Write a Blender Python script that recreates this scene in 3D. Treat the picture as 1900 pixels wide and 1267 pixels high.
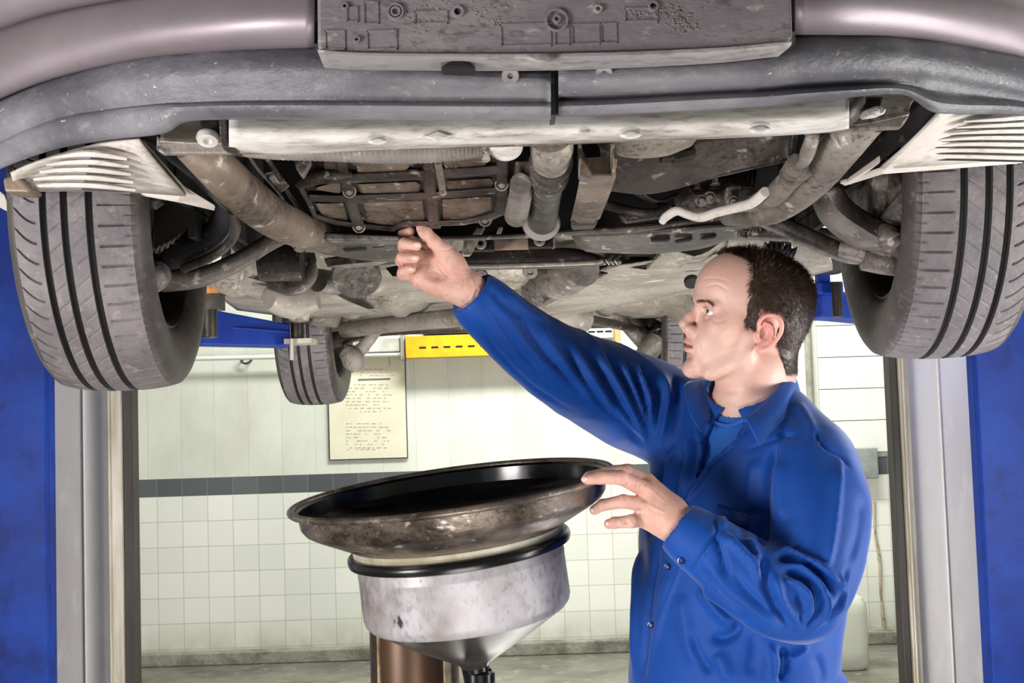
import bpy, bmesh, math, random
import numpy as np
from mathutils import Vector, Matrix, Euler
random.seed(7); np.random.seed(7)
for o in list(bpy.data.objects): bpy.data.objects.remove(o, do_unlink=True)
SC = bpy.context.scene; COL = SC.collection
R = math.radians
# ---------------------------------------------------------------- camera
FPX = 2280.0; CAMZ = 1.40; PITCH = math.atan(138/FPX); ROLL = R(1.8)
_f = Vector((0, math.cos(PITCH), math.sin(PITCH))); _r0 = Vector((1, 0, 0)); _u0 = Vector((0, -math.sin(PITCH), math.cos(PITCH)))
_r = _r0*math.cos(ROLL) - _u0*math.sin(ROLL); _u = _r0*math.sin(ROLL) + _u0*math.cos(ROLL)
CAM = Vector((0, 0, CAMZ))
cd = bpy.data.cameras.new('camera'); cam = bpy.data.objects.new('camera', cd); COL.objects.link(cam)
cd.sensor_width = 36; cd.lens = 36*FPX/1900; cd.clip_start = .05; cd.clip_end = 100
mr = Matrix((_r, _u, -_f)).transposed().to_4x4(); mr.translation = CAM; cam.matrix_world = mr
SC.camera = cam
def ray(px, py):
    return _f + _r*((px-950)/FPX) + _u*((633.5-py)/FPX)
def P(px, py, Y):
    d = ray(px, py); return CAM + d*(Y/d.y)
def PZ(px, py, z):
    d = ray(px, py); return CAM + d*((z-CAMZ)/d.z)
def pix(co):
    """numpy (n,3) -> pixel coords"""
    q = co - np.array(CAM); a = q@np.array(_r); b = q@np.array(_u); c = q@np.array(_f)
    return 950+FPX*a/c, 633.5-FPX*b/c
# ---------------------------------------------------------------- world, light, exposure
w = bpy.data.worlds.new('world'); SC.world = w; w.use_nodes = True
w.node_tree.nodes['Background'].inputs[0].default_value = (.86, .93, 1, 1)
w.node_tree.nodes['Background'].inputs[1].default_value = .2
SC.view_settings.view_transform = 'Standard'; SC.view_settings.look = 'None'
SC.view_settings.gamma = 1; SC.view_settings.use_curve_mapping = False
SC.view_settings.exposure = 0.0
def area(name, loc, target, size, power, col=(1, 1, 1), sy=None):
    l = bpy.data.lights.new(name, 'AREA'); l.energy = power; l.color = col
    l.size = size
    if sy: l.shape = 'RECTANGLE'; l.size_y = sy
    o = bpy.data.objects.new(name, l); COL.objects.link(o); o.location = loc
    o.rotation_euler = (Vector(target)-Vector(loc)).to_track_quat('-Z', 'Y').to_euler()
    return o
area('softbox_left', (-2.1, .3, 1.0), (-.3, 2.1, 1.7), .7, 74, (1, .97, .96), 1.1)
area('softbox_right', (2.1, 1.62, 1.0), (.6, 2.3, 1.6), .5, 46, (1, .99, .97), 1.1)
area('fill_light_floor', (.1, .75, .3), (0, 2.2, 1.8), .7, 15, (1, .95, .9), .5)  # unseen fill added low in front, lifts the car underside and the man
area('fill_light_wall', (.6, 5.9, 3.6), (.7, 7.3, .8), 2.6, 185, (.98, 1, .97), .4)  # unseen light added to brighten the back wall
area('rim_light_right', (1.9, 3.9, 2.3), (.8, 2.2, 1.25), .5, 120, (1, 1, 1), .9)  # unseen rim light added at mid height behind the man
area('fill_light_under_car', (.2, 3.1, .25), (0, 3.9, 1.8), 1.3, 36, (1, .98, .92), .6)  # unseen fill added below the car for its floor and the lift posts
# ---------------------------------------------------------------- materials
def c(r, g, b):
    f = lambda v: ((v/255+.055)/1.055)**2.4 if v > 10 else v/255/12.92
    return (f(r), f(g), f(b), 1)
def mat(name, col, rough=.5, metal=0, col2=None, scale=6, lo=.4, hi=.65, col3=None, scale3=25, lo3=.55, hi3=.75,
        bump=0, bscale=40, spec=.5, grit=0, stretch=(1, 1, 1), sss=0, coat=0, sheen=0, rough2=None, detail=8):
    m = bpy.data.materials.new(name); m.use_nodes = True; nt = m.node_tree; N = nt.nodes; L = nt.links
    b = N['Principled BSDF']; b.inputs['Base Color'].default_value = col
    b.inputs['Roughness'].default_value = rough; b.inputs['Metallic'].default_value = metal
    b.inputs['Specular IOR Level'].default_value = spec
    if coat: b.inputs['Coat Weight'].default_value = coat; b.inputs['Coat Roughness'].default_value = .15
    if sheen: b.inputs['Sheen Weight'].default_value = sheen; b.inputs['Sheen Roughness'].default_value = .4
    if sss:
        b.inputs['Subsurface Weight'].default_value = sss; b.inputs['Subsurface Radius'].default_value = (1, .35, .2); b.inputs['Subsurface Scale'].default_value = .006
    tc = N.new('ShaderNodeTexCoord'); mp = N.new('ShaderNodeMapping'); L.new(tc.outputs['Object'], mp.inputs[0])
    mp.inputs['Scale'].default_value = stretch
    def noise(s, l, h, off=0):
        n = N.new('ShaderNodeTexNoise'); n.inputs['Scale'].default_value = s; n.inputs['Detail'].default_value = detail
        n.inputs['Roughness'].default_value = .62
        L.new(mp.outputs[0], n.inputs['Vector'])
        r = N.new('ShaderNodeMapRange'); r.inputs['From Min'].default_value = l; r.inputs['From Max'].default_value = h
        L.new(n.outputs['Fac'], r.inputs['Value']); return n, r
    cur = None
    for cc, s, l, h in ((col2, scale, lo, hi), (col3, scale3, lo3, hi3)):
        if cc is None: continue
        n, r = noise(s, l, h)
        mx = N.new('ShaderNodeMix'); mx.data_type = 'RGBA'
        L.new(r.outputs[0], mx.inputs[0])
        if cur: L.new(cur, mx.inputs[6])
        else: mx.inputs[6].default_value = col
        mx.inputs[7].default_value = cc; cur = mx.outputs[2]
        if rough2 is not None and cc is col2:
            rr = N.new('ShaderNodeMapRange'); rr.inputs['To Min'].default_value = rough; rr.inputs['To Max'].default_value = rough2
            L.new(r.outputs[0], rr.inputs['Value']); L.new(rr.outputs[0], b.inputs['Roughness'])
    if grit:
        n, r = noise(95, .5, .62); n2, r2 = noise(7, .42, .6); ml = N.new('ShaderNodeMath'); ml.operation = 'MULTIPLY'; L.new(r.outputs[0], ml.inputs[0]); L.new(r2.outputs[0], ml.inputs[1])
        m2 = N.new('ShaderNodeMath'); m2.operation = 'MULTIPLY'; L.new(ml.outputs[0], m2.inputs[0]); m2.inputs[1].default_value = grit
        mx = N.new('ShaderNodeMix'); mx.data_type = 'RGBA'; mx.blend_type = 'MULTIPLY'; L.new(m2.outputs[0], mx.inputs[0]); L.new(cur, mx.inputs[6]); mx.inputs[7].default_value = (.16, .13, .11, 1); cur = mx.outputs[2]
        n3, r3 = noise(38, .6, .68); m3 = N.new('ShaderNodeMath'); m3.operation = 'MULTIPLY'; L.new(r3.outputs[0], m3.inputs[0]); m3.inputs[1].default_value = grit*.8
        mx = N.new('ShaderNodeMix'); mx.data_type = 'RGBA'; L.new(m3.outputs[0], mx.inputs[0]); L.new(cur, mx.inputs[6]); mx.inputs[7].default_value = c(214, 206, 194); cur = mx.outputs[2]
    if cur: L.new(cur, b.inputs['Base Color'])
    if bump:
        n, r = noise(bscale, 0, 1); bp = N.new('ShaderNodeBump'); bp.inputs['Strength'].default_value = min(1, bump*2.2)
        bp.inputs['Distance'].default_value = .01; L.new(n.outputs['Fac'], bp.inputs['Height']); L.new(bp.outputs[0], b.inputs['Normal'])
    return m
M = {}
# ---------------------------------------------------------------- object helpers
def empty(name, loc, label=None, cat=None, group=None):
    o = bpy.data.objects.new(name, None); COL.objects.link(o); o.location = loc; o.empty_display_size = .05
    if label: o['label'] = label
    if cat: o['category'] = cat
    if group: o['group'] = group
    return o
ROOTLOC = {}
def rootloc(o):
    while o is not None and o.parent: o = o.parent
    return o.location.copy() if o is not None else Vector((0, 0, 0))
def obj(name, bm, m, parent=None, smooth=None, label=None, cat=None, group=None, kind=None, loc=None, bevel=0, solid=0, sub=0):
    if name in SPLIT and not isinstance(bm, tuple):
        bs = split_bm(bm); r_ = None
        for b_ in bs: r_ = obj_one(name, b_, m, parent, smooth, label, cat, group, kind, loc, bevel, solid, sub)
        return r_
    return obj_one(name, bm, m, parent, smooth, label, cat, group, kind, loc, bevel, solid, sub)
def obj_one(name, bm, m, parent=None, smooth=None, label=None, cat=None, group=None, kind=None, loc=None, bevel=0, solid=0, sub=0):
    me = bpy.data.meshes.new(name)
    off = rootloc(parent) if parent else Vector(loc or (0, 0, 0))
    if isinstance(bm, tuple):
        v, f = bm; v = np.asarray(v, dtype=float) - np.array(off)
        me.from_pydata(v.tolist(), [], [tuple(int(i) for i in q) for q in f]) if not isinstance(f, np.ndarray) else me.from_pydata(v.tolist(), [], f.tolist())
    else:
        bmesh.ops.translate(bm, verts=bm.verts, vec=-off)
        bmesh.ops.recalc_face_normals(bm, faces=bm.faces)
        bm.to_mesh(me); bm.free()
    o = bpy.data.objects.new(name, me); COL.objects.link(o)
    me.materials.append(m)
    if parent: o.parent = parent
    else: o.location = off
    if label: o['label'] = label
    if cat: o['category'] = cat
    if group: o['group'] = group
    if kind: o['kind'] = kind
    if smooth is None: smooth = True
    if smooth:
        me.polygons.foreach_set('use_smooth', [True]*len(me.polygons))
        if not isinstance(bm, tuple): me.set_sharp_from_angle(angle=R(38))
    if bevel:
        b = o.modifiers.new('b', 'BEVEL'); b.width = bevel; b.segments = 2; b.limit_method = 'ANGLE'; b.angle_limit = R(40)
    if solid:
        s = o.modifiers.new('s', 'SOLIDIFY'); s.thickness = solid; s.offset = 0
    if sub:
        s = o.modifiers.new('u', 'SUBSURF'); s.levels = sub; s.render_levels = sub
    return o
SPLIT = {'pressed_mark', 'slot', 'engine_mount', 'bolt', 'bolt_hole', 'mount_bush', 'housing_lug', 'anchor_bolt', 'guard_bolt', 'tray_bracket', 'dark_opening', 'bracket', 'rivet', 'louvre_row', 'louvre_gap', 'guard_flange', 'shroud_clip', 'spring_clip', 'brace', 'sump_field', 'arch_bracket'}
def islands(bm):
    """groups of faces whose connected pieces touch or overlap"""
    seen = set(); comps = []
    for f in bm.faces:
        if f in seen: continue
        st = [f]; seen.add(f); fs = []
        while st:
            g = st.pop(); fs.append(g)
            for e in g.edges:
                for h in e.link_faces:
                    if h not in seen: seen.add(h); st.append(h)
        co = [v.co for g in fs for v in g.verts]
        comps.append([fs, [min(c_[i] for c_ in co) for i in range(3)], [max(c_[i] for c_ in co) for i in range(3)]])
    ch = True
    while ch:
        ch = False
        for i in range(len(comps)):
            for j in range(i+1, len(comps)):
                a, b = comps[i], comps[j]
                if all(a[1][k] <= b[2][k]+.0005 and b[1][k] <= a[2][k]+.0005 for k in range(3)):
                    comps[i] = [a[0]+b[0], [min(a[1][k], b[1][k]) for k in range(3)], [max(a[2][k], b[2][k]) for k in range(3)]]; comps.pop(j); ch = True; break
            if ch: break
    return comps
def split_bm(bm):
    out = []
    for fs, _, _ in islands(bm):
        nb = bmesh.new(); mp = {}
        for f in fs:
            for v in f.verts:
                if v not in mp: mp[v] = nb.verts.new(v.co)
        for f in fs: nb.faces.new([mp[v] for v in f.verts])
        out.append(nb)
    bm.free(); return out
def NB(): return bmesh.new()
def box(bm, lo, hi, mtx=None):
    vs = [bm.verts.new((x, y, z)) for x in (lo[0], hi[0]) for y in (lo[1], hi[1]) for z in (lo[2], hi[2])]
    for q in ((0, 1, 3, 2), (4, 6, 7, 5), (0, 4, 5, 1), (2, 3, 7, 6), (0, 2, 6, 4), (1, 5, 7, 3)):
        bm.faces.new([vs[i] for i in q])
    if mtx is not None: bmesh.ops.transform(bm, matrix=mtx, verts=vs)
    return vs
def cr(pts, n):
    """catmull-rom resample of list of tuples"""
    a = np.array([tuple(p) for p in pts], dtype=float)
    if len(a) == 2: return [a[0]+(a[1]-a[0])*t for t in np.linspace(0, 1, n+1)]
    e = np.vstack([2*a[0]-a[1], a, 2*a[-1]-a[-2]]); out = []
    for i in range(len(a)-1):
        p0, p1, p2, p3 = e[i:i+4]
        for k in range(n):
            t = k/n; out.append(.5*((2*p1)+(-p0+p2)*t+(2*p0-5*p1+4*p2-p3)*t*t+(-p0+3*p1-3*p2+p3)*t**3))
    out.append(a[-1]); return out
def tube(bm, pts, rad, seg=14, n=6, cap=True, flat=1.0, up=(0, 0, 1), ribs=None):
    """swept tube; rad a number or list; flat squashes along 'up'"""
    if not isinstance(rad, (list, tuple)): rad = [rad]*len(pts)
    pr = cr([tuple(p)+(r,) for p, r in zip(pts, rad)], n) if n > 1 or len(pts) > 2 else [np.array(tuple(p)+(r,)) for p, r in zip(pts, rad)]
    if ribs:
        m = len(pr)*1; L = ribs[0]; tot = L*4; full = []
        arr = np.array(pr); s = np.linspace(0, len(arr)-1, tot+1)
        for i, q in enumerate(s):
            j = min(int(q), len(arr)-2); v = arr[j]+(arr[j+1]-arr[j])*(q-j)
            v = v.copy(); v[3] *= 1+ribs[1]*(1 if (i % 4) in (0, 1) else -1); full.append(v)
        pr = full
    rings = []; U = Vector(up)
    for i, q in enumerate(pr):
        a = Vector(pr[max(i-1, 0)][:3]); b = Vector(pr[min(i+1, len(pr)-1)][:3]); t = (b-a)
        if t.length < 1e-9: t = Vector((0, 0, 1))
        t.normalize(); s = t.cross(U)
        if s.length < .05: s = t.cross(Vector((0, 1, 0)))
        s.normalize(); n2 = s.cross(t).normalized()
        rings.append([bm.verts.new(Vector(q[:3])+(s*math.cos(2*math.pi*k/seg)+n2*math.sin(2*math.pi*k/seg)*flat)*q[3]) for k in range(seg)])
    for i in range(len(rings)-1):
        for k in range(seg): bm.faces.new((rings[i][k], rings[i][(k+1) % seg], rings[i+1][(k+1) % seg], rings[i+1][k]))
    if cap:
        bm.faces.new(rings[0][::-1]); bm.faces.new(rings[-1])
def lathe(bm, prof, seg=48, mtx=None, fn=None):
    """prof: list of (r, z)"""
    rings = []
    for r, z in prof:
        if r < 1e-6: rings.append([bm.verts.new((0, 0, z))])
        else: rings.append([bm.verts.new((r*math.cos(2*math.pi*k/seg), r*math.sin(2*math.pi*k/seg), z)) for k in range(seg)])
    for a, b in zip(rings, rings[1:]):
        for k in range(seg):
            k2 = (k+1) % seg
            if len(a) == 1 and len(b) == 1: continue
            if len(a) == 1: bm.faces.new((a[0], b[k2], b[k]))
            elif len(b) == 1: bm.faces.new((a[k], a[k2], b[0]))
            else: bm.faces.new((a[k], a[k2], b[k2], b[k]))
    vs = [v for r_ in rings for v in r_]
    if mtx is not None: bmesh.ops.transform(bm, matrix=mtx, verts=vs)
    return vs
def axis_mtx(a, b):
    """z axis from a towards b"""
    a = Vector(a); b = Vector(b); return Matrix.Translation(a) @ (b-a).to_track_quat('Z', 'Y').to_matrix().to_4x4()
def cyl(bm, a, b, r, seg=20, r2=None, ch=None):
    L = (Vector(b)-Vector(a)).length; r2 = r if r2 is None else r2; ch = ch if ch is not None else min(r, r2)*.12
    lathe(bm, [(0, 0), (r-ch, 0), (r, ch), (r2, L-ch), (r2-ch, L), (0, L)], seg, axis_mtx(a, b))
def plate(bm, pts, off):
    """polygon of points extruded by vector"""
    off = Vector(off); a = [bm.verts.new(p) for p in pts]; b = [bm.verts.new(Vector(p)+off) for p in pts]; n = len(a)
    bm.faces.new(a); bm.faces.new(b[::-1])
    for i in range(n): bm.faces.new((a[i], b[i], b[(i+1) % n], a[(i+1) % n]))
def patch(bm, rows, nu=6, nv=4, smooth=True):
    """rows of 3d points -> smooth surface"""
    g = [cr(r_, nu) for r_ in rows]
    cols = list(zip(*g)); cols = [cr(cc, nv) for cc in cols] if len(rows) > 2 or nv > 1 else cols
    V = [[bm.verts.new(p) for p in cc] for cc in cols]
    for i in range(len(V)-1):
        for j in range(len(V[0])-1): bm.faces.new((V[i][j], V[i+1][j], V[i+1][j+1], V[i][j+1]))
    return V
def bolt(bm, p, d, r=.009, h=.008):
    p = Vector(p); d = Vector(d).normalized(); m = axis_mtx(p, p+d)
    lathe(bm, [(0, 0), (r*1.5, 0), (r*1.5, h*.3), (r*1.05, h*.35)], 20, m)
    lathe(bm, [(r, h*.2), (r, h), (r*.8, h*1.15), (0, h*1.15)], 6, m)
# ================================================================ room
def nodes(name):
    m = bpy.data.materials.new(name); m.use_nodes = True; return m, m.node_tree.nodes, m.node_tree.links, m.node_tree.nodes['Principled BSDF']
def wall_material():
    m, N, L, b = nodes('wall_finish')
    geo = N.new('ShaderNodeNewGeometry'); sep = N.new('ShaderNodeSeparateXYZ'); L.new(geo.outputs['Position'], sep.inputs[0])
    cmb = N.new('ShaderNodeCombineXYZ')
    ad = N.new('ShaderNodeMath'); ad.operation = 'ADD'; L.new(sep.outputs[0], ad.inputs[0]); L.new(sep.outputs[1], ad.inputs[1])
    L.new(ad.outputs[0], cmb.inputs[0]); L.new(sep.outputs[2], cmb.inputs[1])
    mp = N.new('ShaderNodeMapping'); L.new(cmb.outputs[0], mp.inputs[0]); mp.inputs['Location'].default_value = (.04, -.09+.006, 0)
    br = N.new('ShaderNodeTexBrick'); L.new(mp.outputs[0], br.inputs[0]); br.offset = 0; br.squash = 1
    br.inputs['Scale'].default_value = 1; br.inputs['Brick Width'].default_value = .15; br.inputs['Row Height'].default_value = .15
    br.inputs['Mortar Size'].default_value = .0022; br.inputs['Mortar Smooth'].default_value = .3
    br.inputs['Color1'].default_value = c(236, 236, 226); br.inputs['Color2'].default_value = c(226, 227, 216); br.inputs['Mortar'].default_value = c(190, 188, 174)
    br2 = N.new('ShaderNodeTexBrick'); L.new(mp.outputs[0], br2.inputs[0]); br2.offset = 0
    for k, v in (('Scale', 1), ('Brick Width', .15), ('Row Height', 10), ('Mortar Size', .002)): br2.inputs[k].default_value = v
    br2.inputs['Color1'].default_value = c(92, 96, 98); br2.inputs['Color2'].default_value = c(80, 84, 87); br2.inputs['Mortar'].default_value = c(118, 120, 118)
    br3 = N.new('ShaderNodeTexBrick'); L.new(mp.outputs[0], br3.inputs[0]); br3.offset = 0
    for k, v in (('Scale', 1), ('Brick Width', .2), ('Row Height', 10), ('Mortar Size', .0022), ('Mortar Smooth', .6)): br3.inputs[k].default_value = v
    br3.inputs['Color1'].default_value = c(224, 226, 213); br3.inputs['Color2'].default_value = c(216, 219, 206); br3.inputs['Mortar'].default_value = c(196, 197, 184)
    # dirt
    nz = N.new('ShaderNodeTexNoise'); nz.inputs['Scale'].default_value = 1.3; nz.inputs['Detail'].default_value = 9; nz.inputs['Roughness'].default_value = .65
    st = N.new('ShaderNodeMapping'); L.new(geo.outputs['Position'], st.inputs[0]); st.inputs['Scale'].default_value = (1.5, 1, .8); L.new(st.outputs[0], nz.inputs['Vector'])
    dr = N.new('ShaderNodeMapRange'); L.new(nz.outputs['Fac'], dr.inputs[0]); dr.inputs[1].default_value = .46; dr.inputs[2].default_value = .8; dr.inputs[4].default_value = .6
    def mix(fac, a, bb, col=None):
        x = N.new('ShaderNodeMix'); x.data_type = 'RGBA'; L.new(fac, x.inputs[0]); L.new(a, x.inputs[6])
        if col: x.inputs[7].default_value = col
        else: L.new(bb, x.inputs[7])
        return x.outputs[2]
    def gt(v):
        x = N.new('ShaderNodeMath'); x.operation = 'GREATER_THAN'; L.new(sep.outputs[2], x.inputs[0]); x.inputs[1].default_value = v; return x.outputs[0]
    up = mix(dr.outputs[0], br3.outputs[0], None, c(168, 166, 150))
    a = mix(gt(.985), br.outputs[0], br2.outputs[0]); a = mix(gt(1.09), a, up)
    # grime just above the kerb and small drips
    n2 = N.new('ShaderNodeTexNoise'); n2.inputs['Scale'].default_value = 9; n2.inputs['Detail'].default_value = 6; L.new(geo.outputs['Position'], n2.inputs['Vector'])
    g1 = N.new('ShaderNodeMapRange'); L.new(sep.outputs[2], g1.inputs[0]); g1.inputs[1].default_value = .26; g1.inputs[2].default_value = .05
    g2 = N.new('ShaderNodeMath'); g2.operation = 'MULTIPLY'; L.new(g1.outputs[0], g2.inputs[0]); L.new(n2.outputs['Fac'], g2.inputs[1])
    a = mix(g2.outputs[0], a, None, c(150, 142, 120))
    L.new(a, b.inputs['Base Color']); b.inputs['Roughness'].default_value = .35
    bp = N.new('ShaderNodeBump'); bp.inputs['Strength'].default_value = .4; bp.inputs['Distance'].default_value = .004
    lt = N.new('ShaderNodeMath'); lt.operation = 'LESS_THAN'; L.new(sep.outputs[2], lt.inputs[0]); lt.inputs[1].default_value = 1.09; m9 = N.new('ShaderNodeMath'); m9.operation = 'MULTIPLY'; L.new(lt.outputs[0], m9.inputs[0]); L.new(br.outputs['Fac'], m9.inputs[1]); L.new(m9.outputs[0], bp.inputs['Height']); bp.invert = True; L.new(bp.outputs[0], b.inputs['Normal'])
    return m
M['wall'] = wall_material()
M['floor'] = mat('wet_concrete', c(128, 126, 114), .22, col2=c(92, 88, 76), scale=2.5, col3=c(160, 158, 148), scale3=11, rough2=.45, bump=.1, bscale=25)
M['kerb'] = mat('kerb_concrete', c(150, 148, 134), .7, col2=c(96, 92, 78), scale=7, bump=.3)
M['ceiling'] = mat('ceiling_paint', c(205, 205, 200), .8)
def sbox(name, lo, hi, m, label=None, bevel=0):
    bm = NB(); box(bm, lo, hi); o = obj(name, bm, m, None, smooth=False, kind='structure', bevel=bevel)
    if label: o['label'] = label
    return o
sbox('floor', (-4.3, -4, -.12), (4.3, 7.45, 0), M['floor'])
sbox('wall_back', (-4.3, 7.35, 0), (4.3, 7.5, 4.3), M['wall'])
sbox('wall_left', (-4.4, -4, 0), (-4.3, 7.5, 4.3), M['wall'])
sbox('wall_right', (4.3, -4, 0), (4.4, 7.5, 4.3), M['wall'])
sbox('ceiling', (-4.4, -4, 4.3), (4.4, 7.5, 4.4), M['ceiling'])
sbox('baseboard_back', (-4.3, 7.27, 0), (4.3, 7.349, .075), M['kerb'], bevel=.008)
# horizontally jointed cladding panel at the right of the back wall
M['cladding'] = mat('cladding_white', c(232, 233, 226), .45, col2=c(214, 214, 204), scale=2)
bm = NB()
for i in range(9):
    z = 1.12+i*.19; box(bm, (1.82, 7.325, z), (3.2, 7.349, z+.186))
o = obj('trim_1', bm, M['cladding'], smooth=False, kind='structure', bevel=.003)
bm = NB(); box(bm, (2.72, 7.31, 1.15), (2.75, 7.33, 2.1)); obj('trim_2', bm, M['cladding'], smooth=False, kind='structure')
# grey conduit beside it
M['pipe_grey'] = mat('grey_pipe_paint', c(166, 164, 150), .5, col2=c(120, 116, 104), scale=8)
bm = NB(); cyl(bm, (1.765, 7.325, 1.1), (1.765, 7.325, 4.2), .022, 16)
for z in (1.35, 2.2, 3.1): lathe(bm, [(.022, z), (.028, z), (.028, z+.03), (.022, z+.03)], 16, Matrix.Translation((1.765, 7.325, 0)))
obj('wall_pipe', bm, M['pipe_grey'], label='grey vertical conduit pipe on the back wall behind the man\'s head', cat='pipe', loc=(1.765, 7.325, 1.1))
M['stain'] = mat('brown_drip', c(150, 134, 104), .7, col2=c(190, 182, 160), scale=12)
# electrical box on the grey band
M['boxgrey'] = mat('grey_box', c(150, 154, 152), .5, col2=c(120, 124, 120), scale=9)
a = P(1578, 838, 7.3); b_ = P(1622, 884, 7.3)
bm = NB(); box(bm, (a.x, 7.27, b_.z-.01), (b_.x+.02, 7.348, a.z+.02)); obj('junction_box', bm, M['boxgrey'], smooth=False, bevel=.006, label='small grey box on the grey tile band at the right of the wall', cat='box', loc=((a.x+b_.x)/2, 7.3, b_.z))
# crack line down the tiles (rust coloured pipe trace)
bm = NB(); pts = []
for k, (x, y) in enumerate(((1621, 930), (1624, 990), (1632, 1040), (1634, 1100), (1640, 1160), (1641, 1212))): pts.append(P(x, y, 7.342))
tube(bm, pts, [.012, .008, .011, .008, .012, .01], 8, 4); obj('trim_3', bm, M['stain'], kind='structure')

# poster -----------------------------------------------------------------
def yz(px, py, Y=7.33): return P(px, py, Y)
M['paper'] = mat('poster_paper', c(226, 222, 198), .6, col2=c(214, 208, 182), scale=3)
M['frame_dark'] = mat('poster_edge', c(70, 72, 80), .5)
M['ink'] = mat('poster_ink', c(176, 172, 150), .7)
M['ink_dark'] = mat('poster_ink_dark', c(110, 106, 96), .7)
M['ink_red'] = mat('poster_ink_red', c(206, 170, 160), .7)
tl = yz(606, 640); br_ = yz(757, 850)
x0, x1, z0, z1 = tl.x, br_.x, br_.z, tl.z
root = empty('wall_chart', ((x0+x1)/2, 7.349, z0), 'large cream paper chart with printed table hung on the back wall', 'poster')
bm = NB(); box(bm, (x0, 7.335, z0), (x1, 7.349, z1)); obj('backing', bm, M['frame_dark'], root, smooth=False)
bm = NB(); box(bm, (x0+.006, 7.331, z0+.006), (x1-.006, 7.336, z1-.002)); obj('paper', bm, M['paper'], root, smooth=False)
bm = NB(); bd = NB(); brd = NB()
def ink(b_, xa, za, xb, zb): box(b_, (min(xa, xb), 7.3302, min(za, zb)), (max(xa, xb), 7.3312, max(za, zb)))
rr = random.Random(3)
def table(b_, pxa, pya, pxb, rows, dy):
    for i in range(rows):
        x = pxa
        while x < pxb:
            wd = rr.choice((3, 4, 6, 8)); 
            if rr.random() < .8:
                p = yz(x, pya+i*dy); q = yz(x+wd, pya+i*dy+1.7); ink(b_, p.x, p.z, q.x, q.z)
            x += wd+rr.choice((2, 3, 5))
table(bm, 642, 713, 720, 9, 6.2); table(bm, 642, 785, 720, 8, 6.4); table(bm, 645, 833, 700, 1, 5)
table(brd, 668, 684, 724, 3, 6)
p = yz(664, 703); q = yz(724, 704.6); ink(bd, p.x, p.z, q.x, q.z)
p = yz(722, 663); q = yz(723.5, 679); ink(bd, p.x, p.z, q.x, q.z); 
obj('printed_table', bm, M['ink'], root, smooth=False); obj('header_rule', bd, M['ink_dark'], root, smooth=False); obj('red_print', brd, M['ink_red'], root, smooth=False)
# yellow slotted beam and white slotted beam on the wall --------------------
M['yellow'] = mat('yellow_paint', c(238, 186, 20), .4, col2=c(206, 150, 20), scale=5)
M['whitepaint'] = mat('white_paint_metal', c(216, 216, 206), .4, col2=c(180, 178, 164), scale=6)
M['wood'] = mat('raw_wood', c(206, 170, 120), .7, col2=c(176, 138, 90), scale=4, stretch=(1, 1, 12))
M['black'] = mat('slot_shade_black', c(14, 13, 14), .8)  # near black slot marks: shade inside the slots put into the colour
M['brownboard'] = mat('brown_board', c(156, 116, 86), .6, col2=c(120, 84, 60), scale=5)
def slotted(name, xa, xb, ya, yb, Y, m, label, n, root=None):
    p = P(xa, ya, Y); q = P(xb, yb, Y); z0_, z1_ = min(p.z, q.z), max(p.z, q.z)
    r_ = empty(name, ((p.x+q.x)/2, Y, z0_), label, 'rail')
    bm = NB(); t = .006
    box(bm, (p.x, Y, z0_), (q.x, Y+t, z1_)); box(bm, (p.x, Y+t, z1_-t), (q.x, 7.35, z1_)); box(bm, (p.x, Y+t, z0_), (q.x, 7.35, z0_+t))
    obj('beam', bm, m, r_, smooth=False, bevel=.001)
    bm = NB(); zc = (z0_*.55+z1_*.45)
    for i in range(n):
        x = p.x+.1+i*(q.x-p.x-.14)/max(n-1, 1); box(bm, (x-.02, Y-.0012, zc-.005), (x+.02, Y+.0005, zc+.006))
    obj('slot_row', bm, M['black'], r_, smooth=False, label='dark slots cut in the beam')
    return r_
slotted('slotted_beam', 752, 1046, 624, 655, 7.2, M['yellow'], 'yellow slotted steel beam on the back wall above the chart', 12)
slotted('slotted_beam', 1050, 1142, 603, 626, 7.2, M['whitepaint'], 'white slotted steel beam on the back wall right of the raised sleeve', 4)
p = P(752, 604, 7.22); q = P(1046, 619, 7.22)
bm = NB(); box(bm, (p.x+.1, 7.2, p.z-.055), (q.x, 7.35, p.z-.005)); obj('wooden_board', bm, M['brownboard'], smooth=False, bevel=.003, label='brown board lying along the top of the yellow beam', cat='board', loc=((p.x+q.x)/2, 7.25, p.z-.05))
p = P(1139, 600, 7.15); q = P(1152, 646, 7.15)
bm = NB(); box(bm, (p.x, 7.12, q.z), (q.x, 7.2, p.z)); obj('wooden_block', bm, M['wood'], smooth=False, bevel=.003, label='short pale wooden post at the right end of the white slotted beam', cat='block', loc=(p.x, 7.16, q.z))
# white tube on the wall
M['whitetube'] = mat('white_tube', c(226, 228, 220), .3)
r_ = empty('wall_tube_rail', P(560, 660, 7.27), 'white horizontal tube rail on the back wall under the blue arm', 'rail')
bm = NB(); cyl(bm, P(340, 666, 7.27), P(748, 657, 7.27), .014, 14); obj('tube', bm, M['whitetube'], r_)
bm = NB()
for x in (700,): 
    p = P(x-40, 628, 7.25); q = P(x+42, 652, 7.25); box(bm, (p.x, 7.25, q.z), (q.x, 7.35, p.z))
obj('cabinet', bm, M['whitepaint'], r_, smooth=False, bevel=.006)
bm = NB()
for x, y in ((742, 640),):
    p = P(x, 618, 7.23); q = P(x+9, 668, 7.23); box(bm, (p.x, 7.23, q.z), (q.x, 7.35, p.z))
p = P(500, 640, 7.3); box(bm, (-1.95, 7.28, p.z-.02), (-1.93, 7.35, p.z+.02))
obj('bracket', bm, M['pipe_grey'], r_, smooth=False, bevel=.003)
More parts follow.
